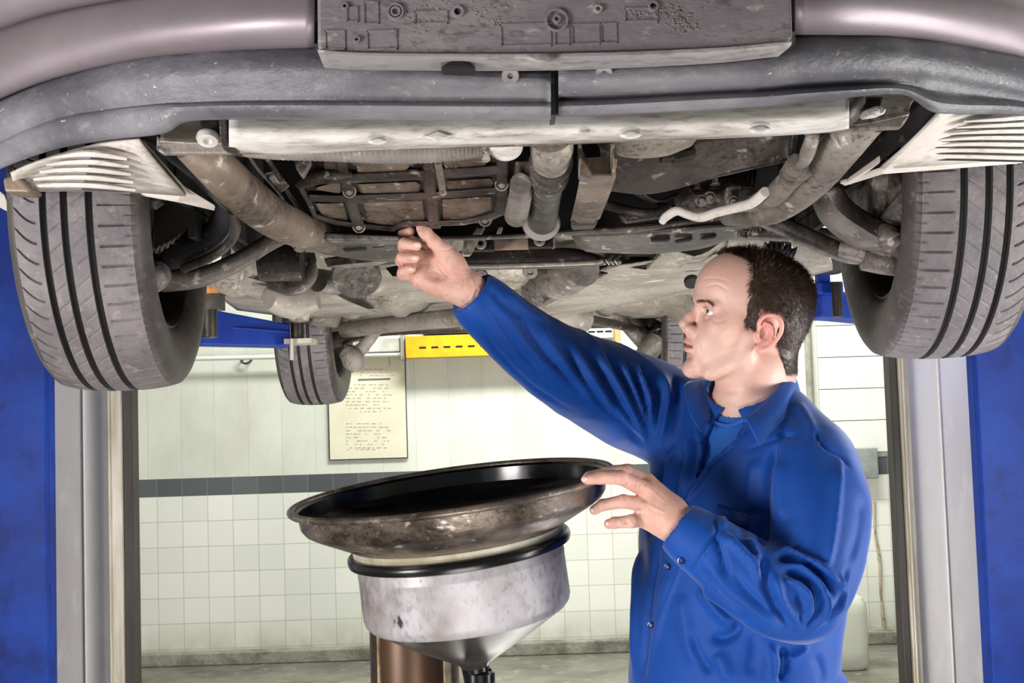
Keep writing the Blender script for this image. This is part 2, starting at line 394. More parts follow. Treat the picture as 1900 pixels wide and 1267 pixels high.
# hook ring on the wall
M['darkmetal'] = mat('dark_metal', c(60, 58, 54), .4, .7, col2=c(90, 84, 76), scale=20)
bm = NB(); cc = P(456, 668, 7.32)
tube(bm, [cc+Vector((math.cos(t)*.028, 0, math.sin(t)*.02)) for t in np.linspace(math.pi*.95, math.pi*2.05, 9)], .006, 8, 3)
cyl(bm, cc+Vector((-.026, 0, 0)), cc+Vector((-.026, .03, 0)), .007, 10); cyl(bm, cc+Vector((.028, 0, 0)), cc+Vector((.028, .03, 0)), .007, 10)
obj('wall_hook', bm, M['darkmetal'], label='small dark ring hook on the back wall under the white tube', cat='hook', loc=cc)

# jerrycan -----------------------------------------------------------------
def jerrycan():
    base = PZ(1572, 1246, 0.0); x, y = base.x, base.y+.12
    r_ = empty('jerrycan', (x, y, 0), 'translucent plastic jerrycan with some liquid on the floor behind the man', 'canister')
    def ring(wx, wy, z, rr_=.35, n=28):
        out = []
        for k in range(n):
            t = 2*math.pi*k/n; cx, sy = math.cos(t), math.sin(t); e = .45
            out.append(Vector((x+wx*math.copysign(abs(cx)**e, cx), y+wy*math.copysign(abs(sy)**e, sy), z)))
        return out
    def loft(prof, top=True):
        bm = NB(); R_ = [[bm.verts.new(p) for p in ring(wx, wy, z)] for wx, wy, z in prof]
        for a, b in zip(R_, R_[1:]):
            for k in range(28): bm.faces.new((a[k], a[(k+1) % 28], b[(k+1) % 28], b[k]))
        bm.faces.new(R_[0][::-1]); bm.faces.new(R_[-1]); return bm
    m, N, L, b = nodes('cloudy_plastic'); b.inputs['Base Color'].default_value = c(226, 228, 212)
    b.inputs['Roughness'].default_value = .45; b.inputs['Transmission Weight'].default_value = .35; b.inputs['Subsurface Weight'].default_value = .0
    W = .137; D = .12
    obj('body', loft([(W*.86, D*.86, .002), (W, D, .03), (W, D, .1), (W*.985, D*.985, .13), (W, D, .16), (W, D, .3), (W*.98, D*.98, .34), (W*.86, D*.8, .375), (W*.5, D*.5, .39)]), m, r_)
    liq = mat('murky_liquid', c(170, 182, 160), .3); 
    obj('liquid', loft([(W*.8, D*.8, .008), (W*.97, D*.97, .032), (W*.97, D*.97, .12), (W*.9, D*.9, .122)]), mat('murky', c(186, 196, 176), .3), r_, label='murky grey-green liquid')
    bm = NB(); tube(bm, [(x-.06, y, .37), (x-.055, y, .42), (x-.01, y, .435), (x+.05, y, .42), (x+.075, y, .37)], .014, 10, 5); obj('handle', bm, m, r_)
    bm = NB(); cyl(bm, (x-.085, y, .37), (x-.085, y, .415), .026, 20); obj('cap', bm, M['boxgrey'], r_)
    # visible darker band of liquid on the outside: the wall is thin so model it as wetting ring
jerrycan()

# ================================================================ two-post lift
M['blue'] = mat('blue_enamel', c(0, 38, 124), .5, col2=c(4, 58, 156), scale=4, col3=c(0, 26, 96), scale3=9, spec=.3, bump=.06, bscale=12)
M['lift_grey'] = mat('lift_light_grey', c(226, 222, 220), .45, col2=c(206, 200, 198), scale=3, col3=c(238, 236, 232), scale3=14, stretch=(1, 1, .3))
M['lift_steel'] = mat('lift_bare_steel', c(196, 190, 178), .45, .1, col2=c(140, 126, 104), scale=10, stretch=(1, 1, .15))
M['lift_rust'] = mat('lift_rusty_edge', c(52, 46, 42), .55, .1, col2=c(28, 22, 18), scale=14, stretch=(1, 1, .2))
M['rubber'] = mat('rubber', c(34, 32, 34), .7, col2=c(60, 56, 56), scale=14)
def lift_post(sx, label):
    Yf, Yb = 3.7, 4.05
    # image x positions (mean height) of the edges
    if sx < 0: X = lambda px, Y: P(px, 900, Y).x
    else: X = X0 = lambda px, Y: P(px, 900, Y).x
    E = (86, 92, 206, 232, 250) if sx < 0 else (1822, 1812, 1690, 1672, 1658)
    xb = X(E[0], Yf); xo = xb+sx*.42; xg = X(E[2], Yb); xi = X(E[4], Yb)
    r_ = empty('lift_post', (xb+sx*.2, 3.9, 0), label, 'lift')
    H = 4.0
    bm = NB(); lo, hi = sorted((xb, xo)); box(bm, (lo, Yf, .02), (hi, Yf+.02, H)); lo, hi = sorted((xo, xo-sx*.02)); box(bm, (lo, Yf+.02, .02), (hi, Yb+.06, H))
    lo, hi = sorted((xb, xb+sx*.012)); box(bm, (lo, Yf+.02, .02), (hi, Yf+.08, H))
    obj('outer_column', bm, M['blue'], r_, smooth=False, bevel=.006)
    bm = NB(); lo, hi = sorted((xg, xo-sx*.03)); box(bm, (lo, Yb, .02), (hi, Yb+.03, H))
    xs = X(155 if sx < 0 else 1752, Yb); box(bm, (min(xs, xs-sx*.006), Yb-.008, .02), (max(xs, xs-sx*.006), Yb, H))
    xr = X(142 if sx < 0 else 1770, Yb)
    obj('inner_column', bm, M['lift_grey'], r_, smooth=False, bevel=.003)
    bm = NB(); xr = X(E[3], Yb); lo, hi = sorted((xg, xr)); box(bm, (lo, Yb-.035, .02), (hi, Yb+.03, H)); box(bm, (lo+.005, Yb-.05, .02), (lo+.012, Yb-.03, H))
    obj('guide_rail', bm, M['lift_steel'], r_, smooth=False, bevel=.004)
    bm = NB(); lo, hi = sorted((xr, xi)); box(bm, (lo, Yb-.02, .02), (hi, Yb+.05, H))
    obj('rail_edge', bm, M['lift_rust'], r_, smooth=False, bevel=.003)
    bm = NB(); lo, hi = sorted((xb-sx*.12, xo+sx*.08)); box(bm, (lo, Yf-.12, 0), (hi, Yb+.18, .02)); obj('base_plate', bm, M['blue'], r_, smooth=False, bevel=.004)
    bm = NB()
    for x in (lo+.05, hi-.05):
        for y in (Yf-.06, Yb+.12): bolt(bm, (x, y, .02), (0, 0, 1), .014, .02)
    obj('anchor_bolt', bm, M['darkmetal'], r_)
    # arms: carriage + telescopic arm towards the car
    return r_
LPL = lift_post(-1, 'blue and light grey lift post at the left edge of the picture')
LPR = lift_post(1, 'blue and light grey lift post at the right edge of the picture')
def arm(root, pts, hts, wid, inner=None):
    """box arm: pts centre line, hts heights"""
    bm = NB(); rings = []
    for i, (p, h, w_) in enumerate(zip(pts, hts, wid)):
        p = Vector(p); t = (Vector(pts[min(i+1, len(pts)-1)])-Vector(pts[max(i-1, 0)])).normalized(); s = t.cross(Vector((0, 0, 1))).normalized()*w_/2
        rings.append([bm.verts.new(p+s*a+Vector((0, 0, b*h/2))) for a, b in ((-1, -1), (1, -1), (1, 1), (-1, 1))])
    for a, b in zip(rings, rings[1:]):
        for k in range(4): bm.faces.new((a[k], a[(k+1) % 4], b[(k+1) % 4], b[k]))
    bm.faces.new(rings[0][::-1]); bm.faces.new(rings[-1]); return obj('arm', bm, M['blue'], root, smooth=False, bevel=.005)
# left rear arm (seen below the sill)
pL = [P(230, 600, 3.95), P(372, 607, 3.95), P(533, 624, 4.05)]
arm(LPL, pL, [.13, .12, .075], [.11, .11, .09])
bm = NB(); a = P(360, 604, 3.89); b_ = P(535, 619, 3.99)
tube(bm, [P(300, 597, 3.885), P(535, 616, 3.985)], .006, 8, 1); obj('arm_rib', bm, M['blue'], LPL)
bm = NB(); a = P(530, 632, 4.0); box(bm, (a.x, 3.97, a.z-.012), (a.x+.09, 4.09, a.z+.004)); a = P(541, 668, 3.95); b_ = P(541, 628, 3.95); cyl(bm, a, b_, .007, 10)
obj('locking_pin', bm, M['lift_steel'], LPL)
bm = NB(); a = P(552, 618, 4.03); cyl(bm, a-Vector((0, 0, .03)), a+Vector((0, 0, .06)), .022, 16); obj('pad_screw', bm, M['darkmetal'], LPL)
bm = NB(); a = P(552, 600, 4.03); cyl(bm, a, a+Vector((0, 0, .035)), .05, 24); obj('rubber_pad', bm, M['rubber'], LPL)
# front arm of left post with pad near the wheel
M['orange_rubber'] = mat('worn_orange_rubber', c(70, 60, 52), .7, col2=c(214, 140, 60), scale=9, lo=.5, hi=.6)
a = P(388, 533, 3.2); bm = NB()
lathe(bm, [(0, 0), (.05, 0), (.058, .01), (.06, .03), (.05, .042), (.03, .044), (0, .044)], 28, Matrix.Translation(a-Vector((0, 0, .02)))); obj('lift_pad', bm, M['orange_rubber'], LPL, label='worn orange rubber pad')
a = P(388, 556, 3.2); bm = NB(); cyl(bm, a-Vector((0, 0, .1)), a+Vector((0, 0, .03)), .02, 16); box(bm, (a.x-.04, a.y-.03, a.z-.028), (a.x+.035, a.y+.03, a.z+.012)); obj('pad_bracket', bm, M['darkmetal'], LPL)
arm(LPL, [P(150, 640, 3.75), P(300, 600, 3.45), P(378, 590, 3.22)], [.1, .09, .06], [.1, .09, .08])
# right post arm with pad and threaded screw
pR = [P(1790, 566, 3.75), P(1650, 566, 3.5), P(1560, 568, 3.35), P(1500, 570, 3.3)]
arm(LPR, pR, [.11, .11, .075, .06], [.12, .12, .11, .1])
a = P(1528, 536, 3.25); bm = NB(); box(bm, (a.x-.028, a.y-.03, a.z-.015), (a.x+.045, a.y+.03, a.z+.016)); box(bm, (a.x-.018, a.y-.02, a.z+.01), (a.x+.015, a.y+.02, a.z+.05)); obj('pad_bracket', bm, M['blue'], LPR, smooth=False, bevel=.004)
a = P(1527, 497, 3.22); bm = NB(); lathe(bm, [(0, -.016), (.045, -.016), (.056, -.006), (.058, .01), (.05, .018), (0, .018)], 28, Matrix.Translation(a)); obj('lift_pad', bm, M['rubber'], LPR)
a = P(1553, 556, 3.2); bm = NB(); prof = []
for i in range(26):
    z = -.045+i*.0035; prof += [(.012, z), (.0145, z+.0012), (.012, z+.0026)]
lathe(bm, [(0, -.045)]+prof+[(0, prof[-1][1])], 14, Matrix.Translation(a)); obj('threaded_screw', bm, M['darkmetal'], LPR)

# ================================================================ oil drainer
M['pan_steel'] = mat('oily_pan_steel', c(142, 128, 116), .36, .45, col2=c(48, 40, 35), scale=9, lo=.36, hi=.62, col3=c(196, 184, 160), scale3=16, lo3=.62, hi3=.8, stretch=(1, 1, 1.6), rough2=.28, bump=.08, bscale=30, grit=.7)
M['pan_inside'] = mat('oil_coated_inside', c(8, 8, 9), .16, .2, col2=c(30, 28, 28), scale=14, lo=.5, hi=.8, rough2=.35, spec=.7)
M['bowl_alu'] = mat('stained_aluminium', c(182, 178, 184), .5, .15, col2=c(118, 108, 100), scale=8, lo=.42, hi=.72, col3=c(58, 50, 46), scale3=20, lo3=.64, hi3=.7, stretch=(1, 1, .7), rough2=.3, bump=.05, bscale=20, grit=.35)
M['gasket'] = mat('black_gasket', c(16, 15, 16), .25, .1)
M['neck'] = mat('cream_neck', c(206, 204, 188), .5, col2=c(150, 140, 116), scale=8)
M['cone'] = mat('grey_cone', c(88, 86, 86), .35, .5, col2=c(50, 46, 42), scale=7, rough2=.25)
M['oilpipe'] = mat('oily_black_pipe', c(20, 20, 22), .25, .4)
def drainer():
    Yc = 2.06; ctr = P(838, 905, Yc); u = .535/595   # metres per photo pixel
    A = Matrix.Translation(ctr) @ Euler((R(4.5), R(-5.7), 0)).to_matrix().to_4x4()
    base = Vector((ctr.x+.03, ctr.y, 0))
    r_ = empty('oil_drain_funnel', base, 'wide oil-stained steel drain funnel with aluminium bowl held by the man', 'funnel')
    def L(name, prof, m, label=None, **k):
        bm = NB(); lathe(bm, [(r*u, z*u) for r, z in prof], 96, A); return obj(name, bm, m, r_, label=label, **k)
    L('rim', [(297+7*math.cos(t), -1+6.5*math.sin(t)) for t in np.linspace(0, 2*math.pi, 13)], M['pan_steel'])
    L('pan', [(291, -3), (286, -10), (283, -34), (276, -44), (262, -53), (205, -82), (198, -86), (196, -88)], M['pan_steel'], label='dented brown oil-stained pan')
    L('pan_lining', [(290, -2), (284, -6), (281, -33), (272, -42), (258, -51), (203, -79), (120, -85), (20, -92), (0, -92)], M['pan_inside'], label='black oil-coated inside of the pan')
    L('neck_ring', [(198, -85), (196, -89), (196, -104), (194, -106)], M['neck'], label='cream painted neck ring')
    L('gasket_ring', [(193, -98), (203, -99), (207, -103), (208, -110), (206, -117), (198, -120), (193, -120)], M['gasket'], label='glossy black ring')
    L('bowl', [(191, -114), (192, -134), (192.6, -136), (192.6, -140), (192, -142), (193, -218), (190, -228), (183, -236)], M['bowl_alu'], label='pale stained aluminium bowl')
    L('cone', [(184, -235), (100, -288), (30, -328), (26, -336)], M['cone'])
    sp = A @ Vector((0, 0, -330*u)); 
    bm = NB(); tube(bm, [sp, sp+Vector((.006, 0, -.06)), Vector((sp.x+.008, sp.y, .8)), Vector((sp.x+.008, sp.y, .3))], [.024, .021, .021, .021], 20, 3, up=(0, 1, 0))
    lathe(bm, [(.021, 0), (.026, .004), (.026, .02), (.021, .024)], 20, Matrix.Translation((sp.x+.007, sp.y, sp.z-.035)))
    obj('spout_pipe', bm, M['oilpipe'], r_, label='black spout pipe')
    # bottom tank with casters (out of the picture)
    bx, by = sp.x+.008, sp.y; bm = NB()
    lathe(bm, [(0, .1), (.18, .1), (.2, .12), (.2, .3), (.18, .33), (.03, .35), (0, .35)], 40, Matrix.Translation((bx, by, 0))); obj('tank', bm, M['cone'], r_)
    for t in range(3):
        a = Vector((bx+.15*math.cos(t*2.094), by+.15*math.sin(t*2.094), 0)); bm = NB(); cyl(bm, a+Vector((-.012, 0, .035)), a+Vector((.012, 0, .035)), .035, 20); box(bm, (a.x-.018, a.y-.012, .035), (a.x+.018, a.y+.012, .1)); obj('caster', bm, M['rubber'], r_)
    return r_, ctr, A, u
DR, DCTR, DA, DU = drainer()
# brown column behind the funnel
M['brown_post'] = mat('oily_brown_metal', c(84, 60, 42), .36, .4, col2=c(38, 26, 20), scale=6, lo=.4, hi=.6, col3=c(150, 116, 76), scale3=8, lo3=.6, hi3=.75, stretch=(1, 1, .25), rough2=.2)
M['column_strip'] = mat('light_strip', c(196, 186, 160), .4, .3, col2=c(120, 96, 70), scale=14)
Yc = 2.42; xl = P(676, 1200, Yc).x; xr = P(846, 1200, Yc).x
r_ = empty('oil_tank_column', ((xl+xr)/2, Yc+.1, 0), 'brown oily metal column standing behind the drain funnel', 'tank')
bm = NB(); cx = (xl+xr)/2; rad = (xr-xl)/2
lathe(bm, [(0, .0), (rad, .0), (rad, 1.13), (rad-.01, 1.14), (0, 1.14)], 40, Matrix.Translation((cx, Yc+.09, 0)) @ Matrix.Diagonal((1, 1, 1, 1))); obj('body', bm, M['brown_post'], r_)
for px in (700, 826):  # two pale upright strips on the column front
    x = P(px, 1200, Yc).x; dx = (x-cx)/rad; yy = Yc+.09-rad*math.sqrt(max(0, 1-dx*dx)); bm = NB(); 
    ang = math.asin(dx); mt = Matrix.Translation((x, yy, 0)) @ Matrix.Rotation(ang, 4, 'Z'); w_ = .003 if px == 700 else .009
    box(bm, (-w_, -.003, .01), (w_, .004, 1.12), mt); obj('pale_strip', bm, M['column_strip'], r_, smooth=False, label='pale vertical strip')
# ================================================================ car
M['paint'] = mat('mauve_grey_metallic', c(150, 139, 145), .5, .5, col2=c(134, 123, 129), scale=3, coat=.08, col3=c(110, 98, 94), scale3=60, lo3=.68, hi3=.72, bump=.015, bscale=200)
M['lip'] = mat('dusty_black_plastic', c(88, 87, 94), .42, 0, col2=c(138, 135, 141), scale=5, lo=.42, hi=.72, col3=c(196, 188, 180), scale3=75, lo3=.66, hi3=.7, stretch=(.8, 1, 1.6), bump=.14, bscale=45, grit=0.15)
M['plate'] = mat('scuffed_number_plate_plastic', c(128, 119, 124), .42, 0, col2=c(150, 141, 144), scale=7, lo=.42, hi=.7, col3=c(60, 54, 56), scale3=18, lo3=.62, hi3=.75, bump=.14, bscale=50, stretch=(.6, 1, 1.3), grit=0.6)
M['plateband'] = mat('light_scuffed_plastic', c(138, 134, 136), .5, 0, col2=c(170, 164, 160), scale=10, lo=.4, hi=.7, col3=c(44, 40, 42), scale3=14, lo3=.62, hi3=.7, bump=.1, stretch=(.5, 1, 1), grit=0.5)
M['beam'] = mat('bleached_dusty_beam', c(222, 217, 213), .6, .1, col2=c(120, 110, 100), scale=7, lo=.46, hi=.66, col3=c(240, 236, 232), scale3=12, stretch=(.35, 1, 1.8), bump=.1, bscale=30, grit=0.55)
M['dust'] = mat('dusty_grey_metal', c(140, 132, 126), .5, .25, col2=c(66, 58, 53), scale=9, lo=.42, hi=.7, col3=c(172, 164, 154), scale3=18, lo3=.6, hi3=.78, bump=.18, bscale=35, grit=0.8)
M['dustdark'] = mat('dark_dusty_metal', c(88, 80, 76), .45, .35, col2=c(38, 32, 30), scale=10, lo=.4, hi=.68, col3=c(122, 112, 104), scale3=20, lo3=.62, hi3=.8, bump=.18, bscale=35, grit=0.7)
M['brown'] = mat('brown_dusty_metal', c(136, 120, 106), .5, .35, col2=c(66, 52, 44), scale=7, lo=.42, hi=.66, col3=c(164, 146, 124), scale3=12, lo3=.6, hi3=.78, bump=.12, bscale=30, grit=0.8)
M['arms'] = mat('dusty_suspension_arm', c(122, 113, 109), .48, .3, col2=c(62, 54, 50), scale=11, lo=.45, hi=.72, col3=c(150, 142, 136), scale3=24, lo3=.62, hi3=.78, bump=.15, bscale=45, grit=0.8)
M['blackpl'] = mat('black_plastic', c(38, 37, 41), .45, 0, col2=c(70, 68, 72), scale=10, lo=.5, hi=.75, col3=c(130, 126, 124), scale3=60, lo3=.7, hi3=.74, grit=0.3)
M['void'] = mat('near_black', c(20, 18, 17), .85)  # near black: shade of holes and gaps set as colour; also oil blot, mounts
M['guard'] = mat('pale_dusty_plastic', c(212, 204, 196), .6, 0, col2=c(160, 150, 142), scale=8, lo=.5, hi=.78, stretch=(.5, 1, 1.5), bump=.08, grit=0.35)
M['guardL'] = M['guard']
M['floorpan'] = mat('pale_underseal', c(150, 142, 133), .6, .05, col2=c(98, 90, 80), scale=5, lo=.42, hi=.7, col3=c(196, 190, 176), scale3=10, lo3=.58, hi3=.75, bump=.12, bscale=25, grit=0.6)
M['sidewall'] = mat('brown_dusty_sidewall', c(84, 77, 75), .55, 0, col2=c(62, 56, 55), scale=8, col3=c(104, 97, 94), scale3=26, bump=.05, grit=.15)
M['groove'] = mat('groove_shade_rubber', c(50, 47, 49), .6)  # darker rubber paints the shade inside the tread grooves
M['tyre'] = mat('dusty_tyre_tread', c(106, 100, 103), .6, 0, col2=c(136, 129, 131), scale=9, lo=.4, hi=.7, col3=c(92, 86, 88), scale3=30, lo3=.6, hi3=.75, bump=.14, bscale=70, grit=0.25)
M['rim'] = mat('dirty_rim', c(70, 64, 62), .5, .4, col2=c(40, 35, 33), scale=8)
M['hose'] = mat('ribbed_hose', c(140, 132, 128), .6, 0, col2=c(104, 96, 92), scale=9, bump=.05, grit=0.4)
M['alu'] = mat('dusty_cast_aluminium', c(158, 150, 138), .5, .4, col2=c(104, 96, 86), scale=9, lo=.45, hi=.7, col3=c(190, 184, 172), scale3=20, bump=.2, bscale=30, grit=0.7)
CAR = empty('car', (0, 3.3, 1.47), 'mauve grey car raised overhead on the lift, seen from below its front bumper', 'car')
def part(name, bm, m, parent=CAR, **k): return obj(name, bm, m, parent, **k)
def PP(l, Y=None): return [P(*q) if len(q) == 3 else P(q[0], q[1], Y) for q in l]

# --- painted bumper skin, left and right -----------------------------------
def rows_px(rows): return [PP(r_) for r_ in rows]
XL = (-300, -80, 0, 100, 250, 400, 500, 583); YL = (2.05, 1.76, 1.68, 1.60, 1.50, 1.43, 1.40, 1.385)
def rowL(ys, dy): return [(x, y, Y+dy) for x, y, Y in zip(XL, ys, YL)]
rL = [rowL((330, 225, 182, 145, 110, 95, 90, 88), .06), rowL((322, 218, 176, 138, 103, 87, 82, 80), .0),
      rowL((270, 172, 138, 103, 70, 55, 48, 46), -.028), rowL((225, 125, 96, 62, 32, 18, 12, 10), -.028), rowL((200, 100, 68, 36, 6, -10, -16, -18), -.01),
      rowL((185, 85, 56, 24, -4, -20, -26, -28), .03), rowL((165, 70, 42, 12, -14, -30, -38, -40), .0), rowL((110, 20, -10, -40, -66, -82, -90, -92), -.035), rowL((0, -90, -120, -150, -170, -185, -190, -192), -.04)]
bm = NB(); patch(bm, rows_px(rL), 5, 5); part('bumper', bm, M['paint'], solid=.004, label='mauve grey painted bumper side')
XR = (1475, 1560, 1650, 1750, 1850, 1900, 2000, 2250); YR = (1.385, 1.40, 1.44, 1.50, 1.58, 1.63, 1.76, 2.05)
def rowR(ys, dy): return [(x, y, Y+dy) for x, y, Y in zip(XR, ys, YR)]
rR = [rowR((64, 64, 67, 78, 96, 107, 140, 260), .06), rowR((57, 57, 60, 71, 89, 100, 132, 252), .0),
      rowR((25, 25, 28, 40, 58, 70, 100, 215), -.028), rowR((-15, -15, -10, 2, 20, 32, 60, 170), -.034), rowR((-60, -60, -55, -42, -24, -10, 20, 120), -.02), rowR((-190, -190, -180, -170, -150, -140, -110, 0), -.04)]
bm = NB(); patch(bm, rows_px(rR), 5, 5); part('bumper', bm, M['paint'], solid=.004, label='mauve grey painted bumper side')

# --- dark plastic lip ------------------------------------------------------
XA = (-300, -80, 0, 100, 200, 300, 345, 430, 583, 760, 900, 1022)
YA = (2.12, 1.82, 1.72, 1.63, 1.56, 1.505, 1.49, 1.46, 1.42, 1.41, 1.41, 1.41)
def rA(ys, dy): return [(x, y, Y+dy) for x, y, Y in zip(XA, ys, YA)]
lipL = [rA((345, 232, 188, 148, 120, 100, 97, 90, 84, 100, 112, 118), .012), rA((352, 240, 196, 156, 128, 108, 104, 97, 92, 112, 124, 128), -.006),
        rA((372, 262, 220, 182, 156, 138, 134, 128, 124, 136, 144, 148), -.022), rA((392, 290, 250, 208, 186, 172, 169, 163, 160, 164, 168, 170), -.012),
        rA((408, 306, 264, 222, 204, 193, 191, 188, 187, 189, 190, 191), -.004), rA((418, 316, 272, 232, 212, 201, 199, 196, 196, 197, 198, 198), -.012),
        rA((440, 340, 300, 264, 246, 236, 217, 214, 214, 215, 216, 216), .002), rA((452, 352, 312, 276, 258, 246, 224, 219, 219, 219, 219, 219), .02)]
bm = NB(); patch(bm, rows_px(lipL), 5, 4); part('bumper_lip', bm, M['lip'], solid=.004, label='scuffed black plastic lip')
XB = (1036, 1150, 1300, 1420, 1490, 1580, 1650, 1690, 1730, 1780, 1900, 2000, 2250)
YB = (1.41, 1.41, 1.415, 1.42, 1.43, 1.45, 1.47, 1.49, 1.51, 1.55, 1.65, 1.78, 2.10)
def rB(ys, dy): return [(x, y, Y+dy) for x, y, Y in zip(XB, ys, YB)]
lipR = [rB((114, 112, 104, 88, 56, 58, 62, 66, 72, 78, 104, 138, 262), .012), rB((121, 118, 110, 95, 64, 65, 69, 74, 80, 86, 113, 146, 270), -.008),
        rB((138, 134, 126, 114, 92, 92, 95, 98, 104, 112, 138, 168, 290), -.026), rB((162, 158, 150, 142, 130, 126, 124, 126, 130, 138, 162, 192, 305), -.018),
        rB((178, 174, 166, 160, 152, 147, 144, 145, 150, 158, 178, 208, 320), .004), rB((186, 182, 174, 168, 163, 158, 156, 160, 172, 178, 190, 216, 326), .014),
        rB((198, 194, 186, 180, 174, 168, 164, 170, 188, 195, 200, 226, 340), -.002), rB((214, 210, 202, 195, 186, 178, 172, 178, 206, 210, 214, 238, 352), .014)]
bm = NB(); patch(bm, rows_px(lipR), 5, 4); part('bumper_lip', bm, M['lip'], solid=.004, label='stone chipped black plastic lip')
# dark joint between the two lips: an end flange
bm = NB(); plate(bm, PP([(1019, 125, 1.413), (1028, 125, 1.413), (1032, 212, 1.42), (1022, 214, 1.42)]), (0, .05, 0)); part('lip_joint', bm, M['blackpl'], smooth=False)
bm = NB(); plate(bm, PP([(1020, 120, 1.46), (1048, 120, 1.46), (1062, 205, 1.46), (1020, 214, 1.46)]), (0, .01, 0)); part('joint_backing', bm, M['void'], smooth=False)
for px, py in ((947, 140), (1121, 136)):
    bm = NB(); p = P(px, py, 1.385); lathe(bm, [(0, 0), (.0035, 0), (.0035, .003), (.009, .004), (.010, .0015), (.010, -.004)], 20, axis_mtx(p, p+Vector((0, -1, -.5)))); part('rivet', bm, M['plateband'])
# torn bits at the joint between plate and lips (black oil blot)
# --- number plate carrier --------------------------------------------------
YP = 1.325
bm = NB(); pts = PP([(587, -120), (1466, -120), (1471, 62), (1468, 76), (1456, 78), (1300, 90), (1020, 99), (800, 101), (600, 97), (589, 90)], YP)
plate(bm, pts, (0, .045, 0)); part('number_plate_carrier', bm, M['plate'], smooth=False, bevel=.004, label='scuffed flat plastic carrier with moulded marks')
# lower lighter chamfered band
bm = NB(); top = PP([(589, 92), (700, 98), (1020, 99), (1300, 90), (1469, 76)], YP-.0015); mid = PP([(592, 99), (700, 106), (1020, 108), (1300, 99), (1466, 84)], YP+.002); low = PP([(600, 119), (700, 125), (1020, 126), (1300, 114), (1448, 99)], YP+.032); low2 = PP([(604, 124), (700, 128), (1020, 129), (1300, 117), (1444, 103)], YP+.075)
patch(bm, [top, mid, low, low2], 5, 3); part('carrier_edge', bm, M['plateband'], solid=.003, label='pale scuffed lower edge')
bm = NB(); bd = NB()
def pf(px, py): return P(px, py, YP)
def outl(x0, y0, x1, y1, w_=1.0, h=.0012):
    pts = [(x0, y0), (x1, y0), (x1, y1), (x0, y1)]
    for (a, b), (c_, d) in zip(pts, pts[1:]+pts[:1]):
        p = pf(min(a, c_)-w_, min(b, d)-w_); q = pf(max(a, c_)+w_, max(b, d)+w_)
        box(bm, (p.x, YP-h, q.z), (q.x, YP+.001, p.z))
for r_ in ((604, 58, 640, 92), (682, 58, 736, 92), (930, 46, 1022, 86), (1030, 46, 1056, 84), (1062, 46, 1112, 82), (1116, 44, 1144, 80), (676, 4, 702, 44), (644, 14, 664, 40), (1160, 16, 1220, 40), (770, 22, 830, 44)): outl(*r_)
def ringm(px, py, r1, r2=None, h=.003):
    p = pf(px, py); k = YP/FPX
    lathe(bm, [(r1*k-.0012, 0), (r1*k-.001, h), (r1*k+.001, h), (r1*k+.0014, 0)], 32, axis_mtx(p, p-Vector((0, 1, 0))))
for a in ((734, 22, 14), (734, 22, 8), (1033, 38, 20), (1033, 36, 6), (662, 74, 5), (850, 22, 9), (1212, 12, 8), (640, 12, 5), (1110, 17, 6)): ringm(*a)
# clumps of dried mud
rr = random.Random(5)
for cx_, cy_, n, s in ((778, 42, 22, 16), (905, 12, 20, 18), (925, 42, 16, 8), (1236, 22, 60, 26), (1275, 50, 40, 14), (1190, 30, 20, 20), (1245, 20, 30, 30), (790, 12, 16, 26), (1265, 38, 40, 16)):
    for i in range(n):
        p = pf(cx_+rr.gauss(0, s), cy_+rr.gauss(0, s*.45)); r0 = rr.uniform(.0005, .0016)
        bmesh.ops.create_icosphere(bd, subdivisions=1, radius=r0, matrix=Matrix.Translation(p) @ Matrix.Diagonal((rr.uniform(1, 2.2), .6, 1, 1)))
part('moulded_marks', bm, M['plate'], smooth=False); part('dried_mud', bd, M['dust'], kind='stuff', label='bits of dried mud')
bm = NB()
for px, py, r0 in ((846, 22, 6), (1212, 12, 6), (641, 11, 3.2), (798, -4, 4)):
    p = pf(px, py); cyl(bm, p-Vector((0, .0012, 0)), p+Vector((0, .002, 0)), r0*YP/FPX, 20)
part('bolt_hole', bm, M['void'], label='dark bolt holes')
bm = NB(); plate(bm, PP([(596, 92), (604, 126), (1440, 104), (1462, 70)], 1.42), (0, .01, 0)); part('backing_strip', bm, M['void'], smooth=False)

bm = NB(); plate(bm, PP([(815, 126), (828, 116), (840, 110), (856, 109), (872, 114), (884, 126), (850, 128)], 1.33), (0, .03, 0)); part('oil_stain', bm, M['void'], smooth=False, bevel=.004, label='black oil blot under the plate carrier')
# --- pale crossmember behind the lip ----------------------------------------
def ib(rows, name, m, th=.003, nu=5, nv=4, **k):
    bm = NB(); patch(bm, rows_px(rows), nu, nv); return part(name, bm, m, solid=th, **k)
xs = (425, 520, 650, 800, 950, 1100, 1300, 1450, 1530, 1575)
def rC(ys, Y): return [(x, y, Y) for x, y in zip(xs, ys)]
ib([rC((205, 205, 205, 206, 206, 204, 196, 190, 186, 180), 1.53), rC((228, 230, 229, 228, 226, 223, 215, 208, 203, 196), 1.505),
    rC((245, 248, 247, 246, 242, 238, 230, 222, 217, 210), 1.50), rC((264, 268, 266, 262, 257, 252, 245, 238, 232, 224), 1.515),
    rC((276, 284, 278, 272, 266, 262, 256, 249, 243, 236), 1.56), rC((274, 282, 276, 270, 264, 260, 254, 247, 241, 234), 1.64)], 'radiator_crossmember', M['beam'], label='bleached pale crossmember')
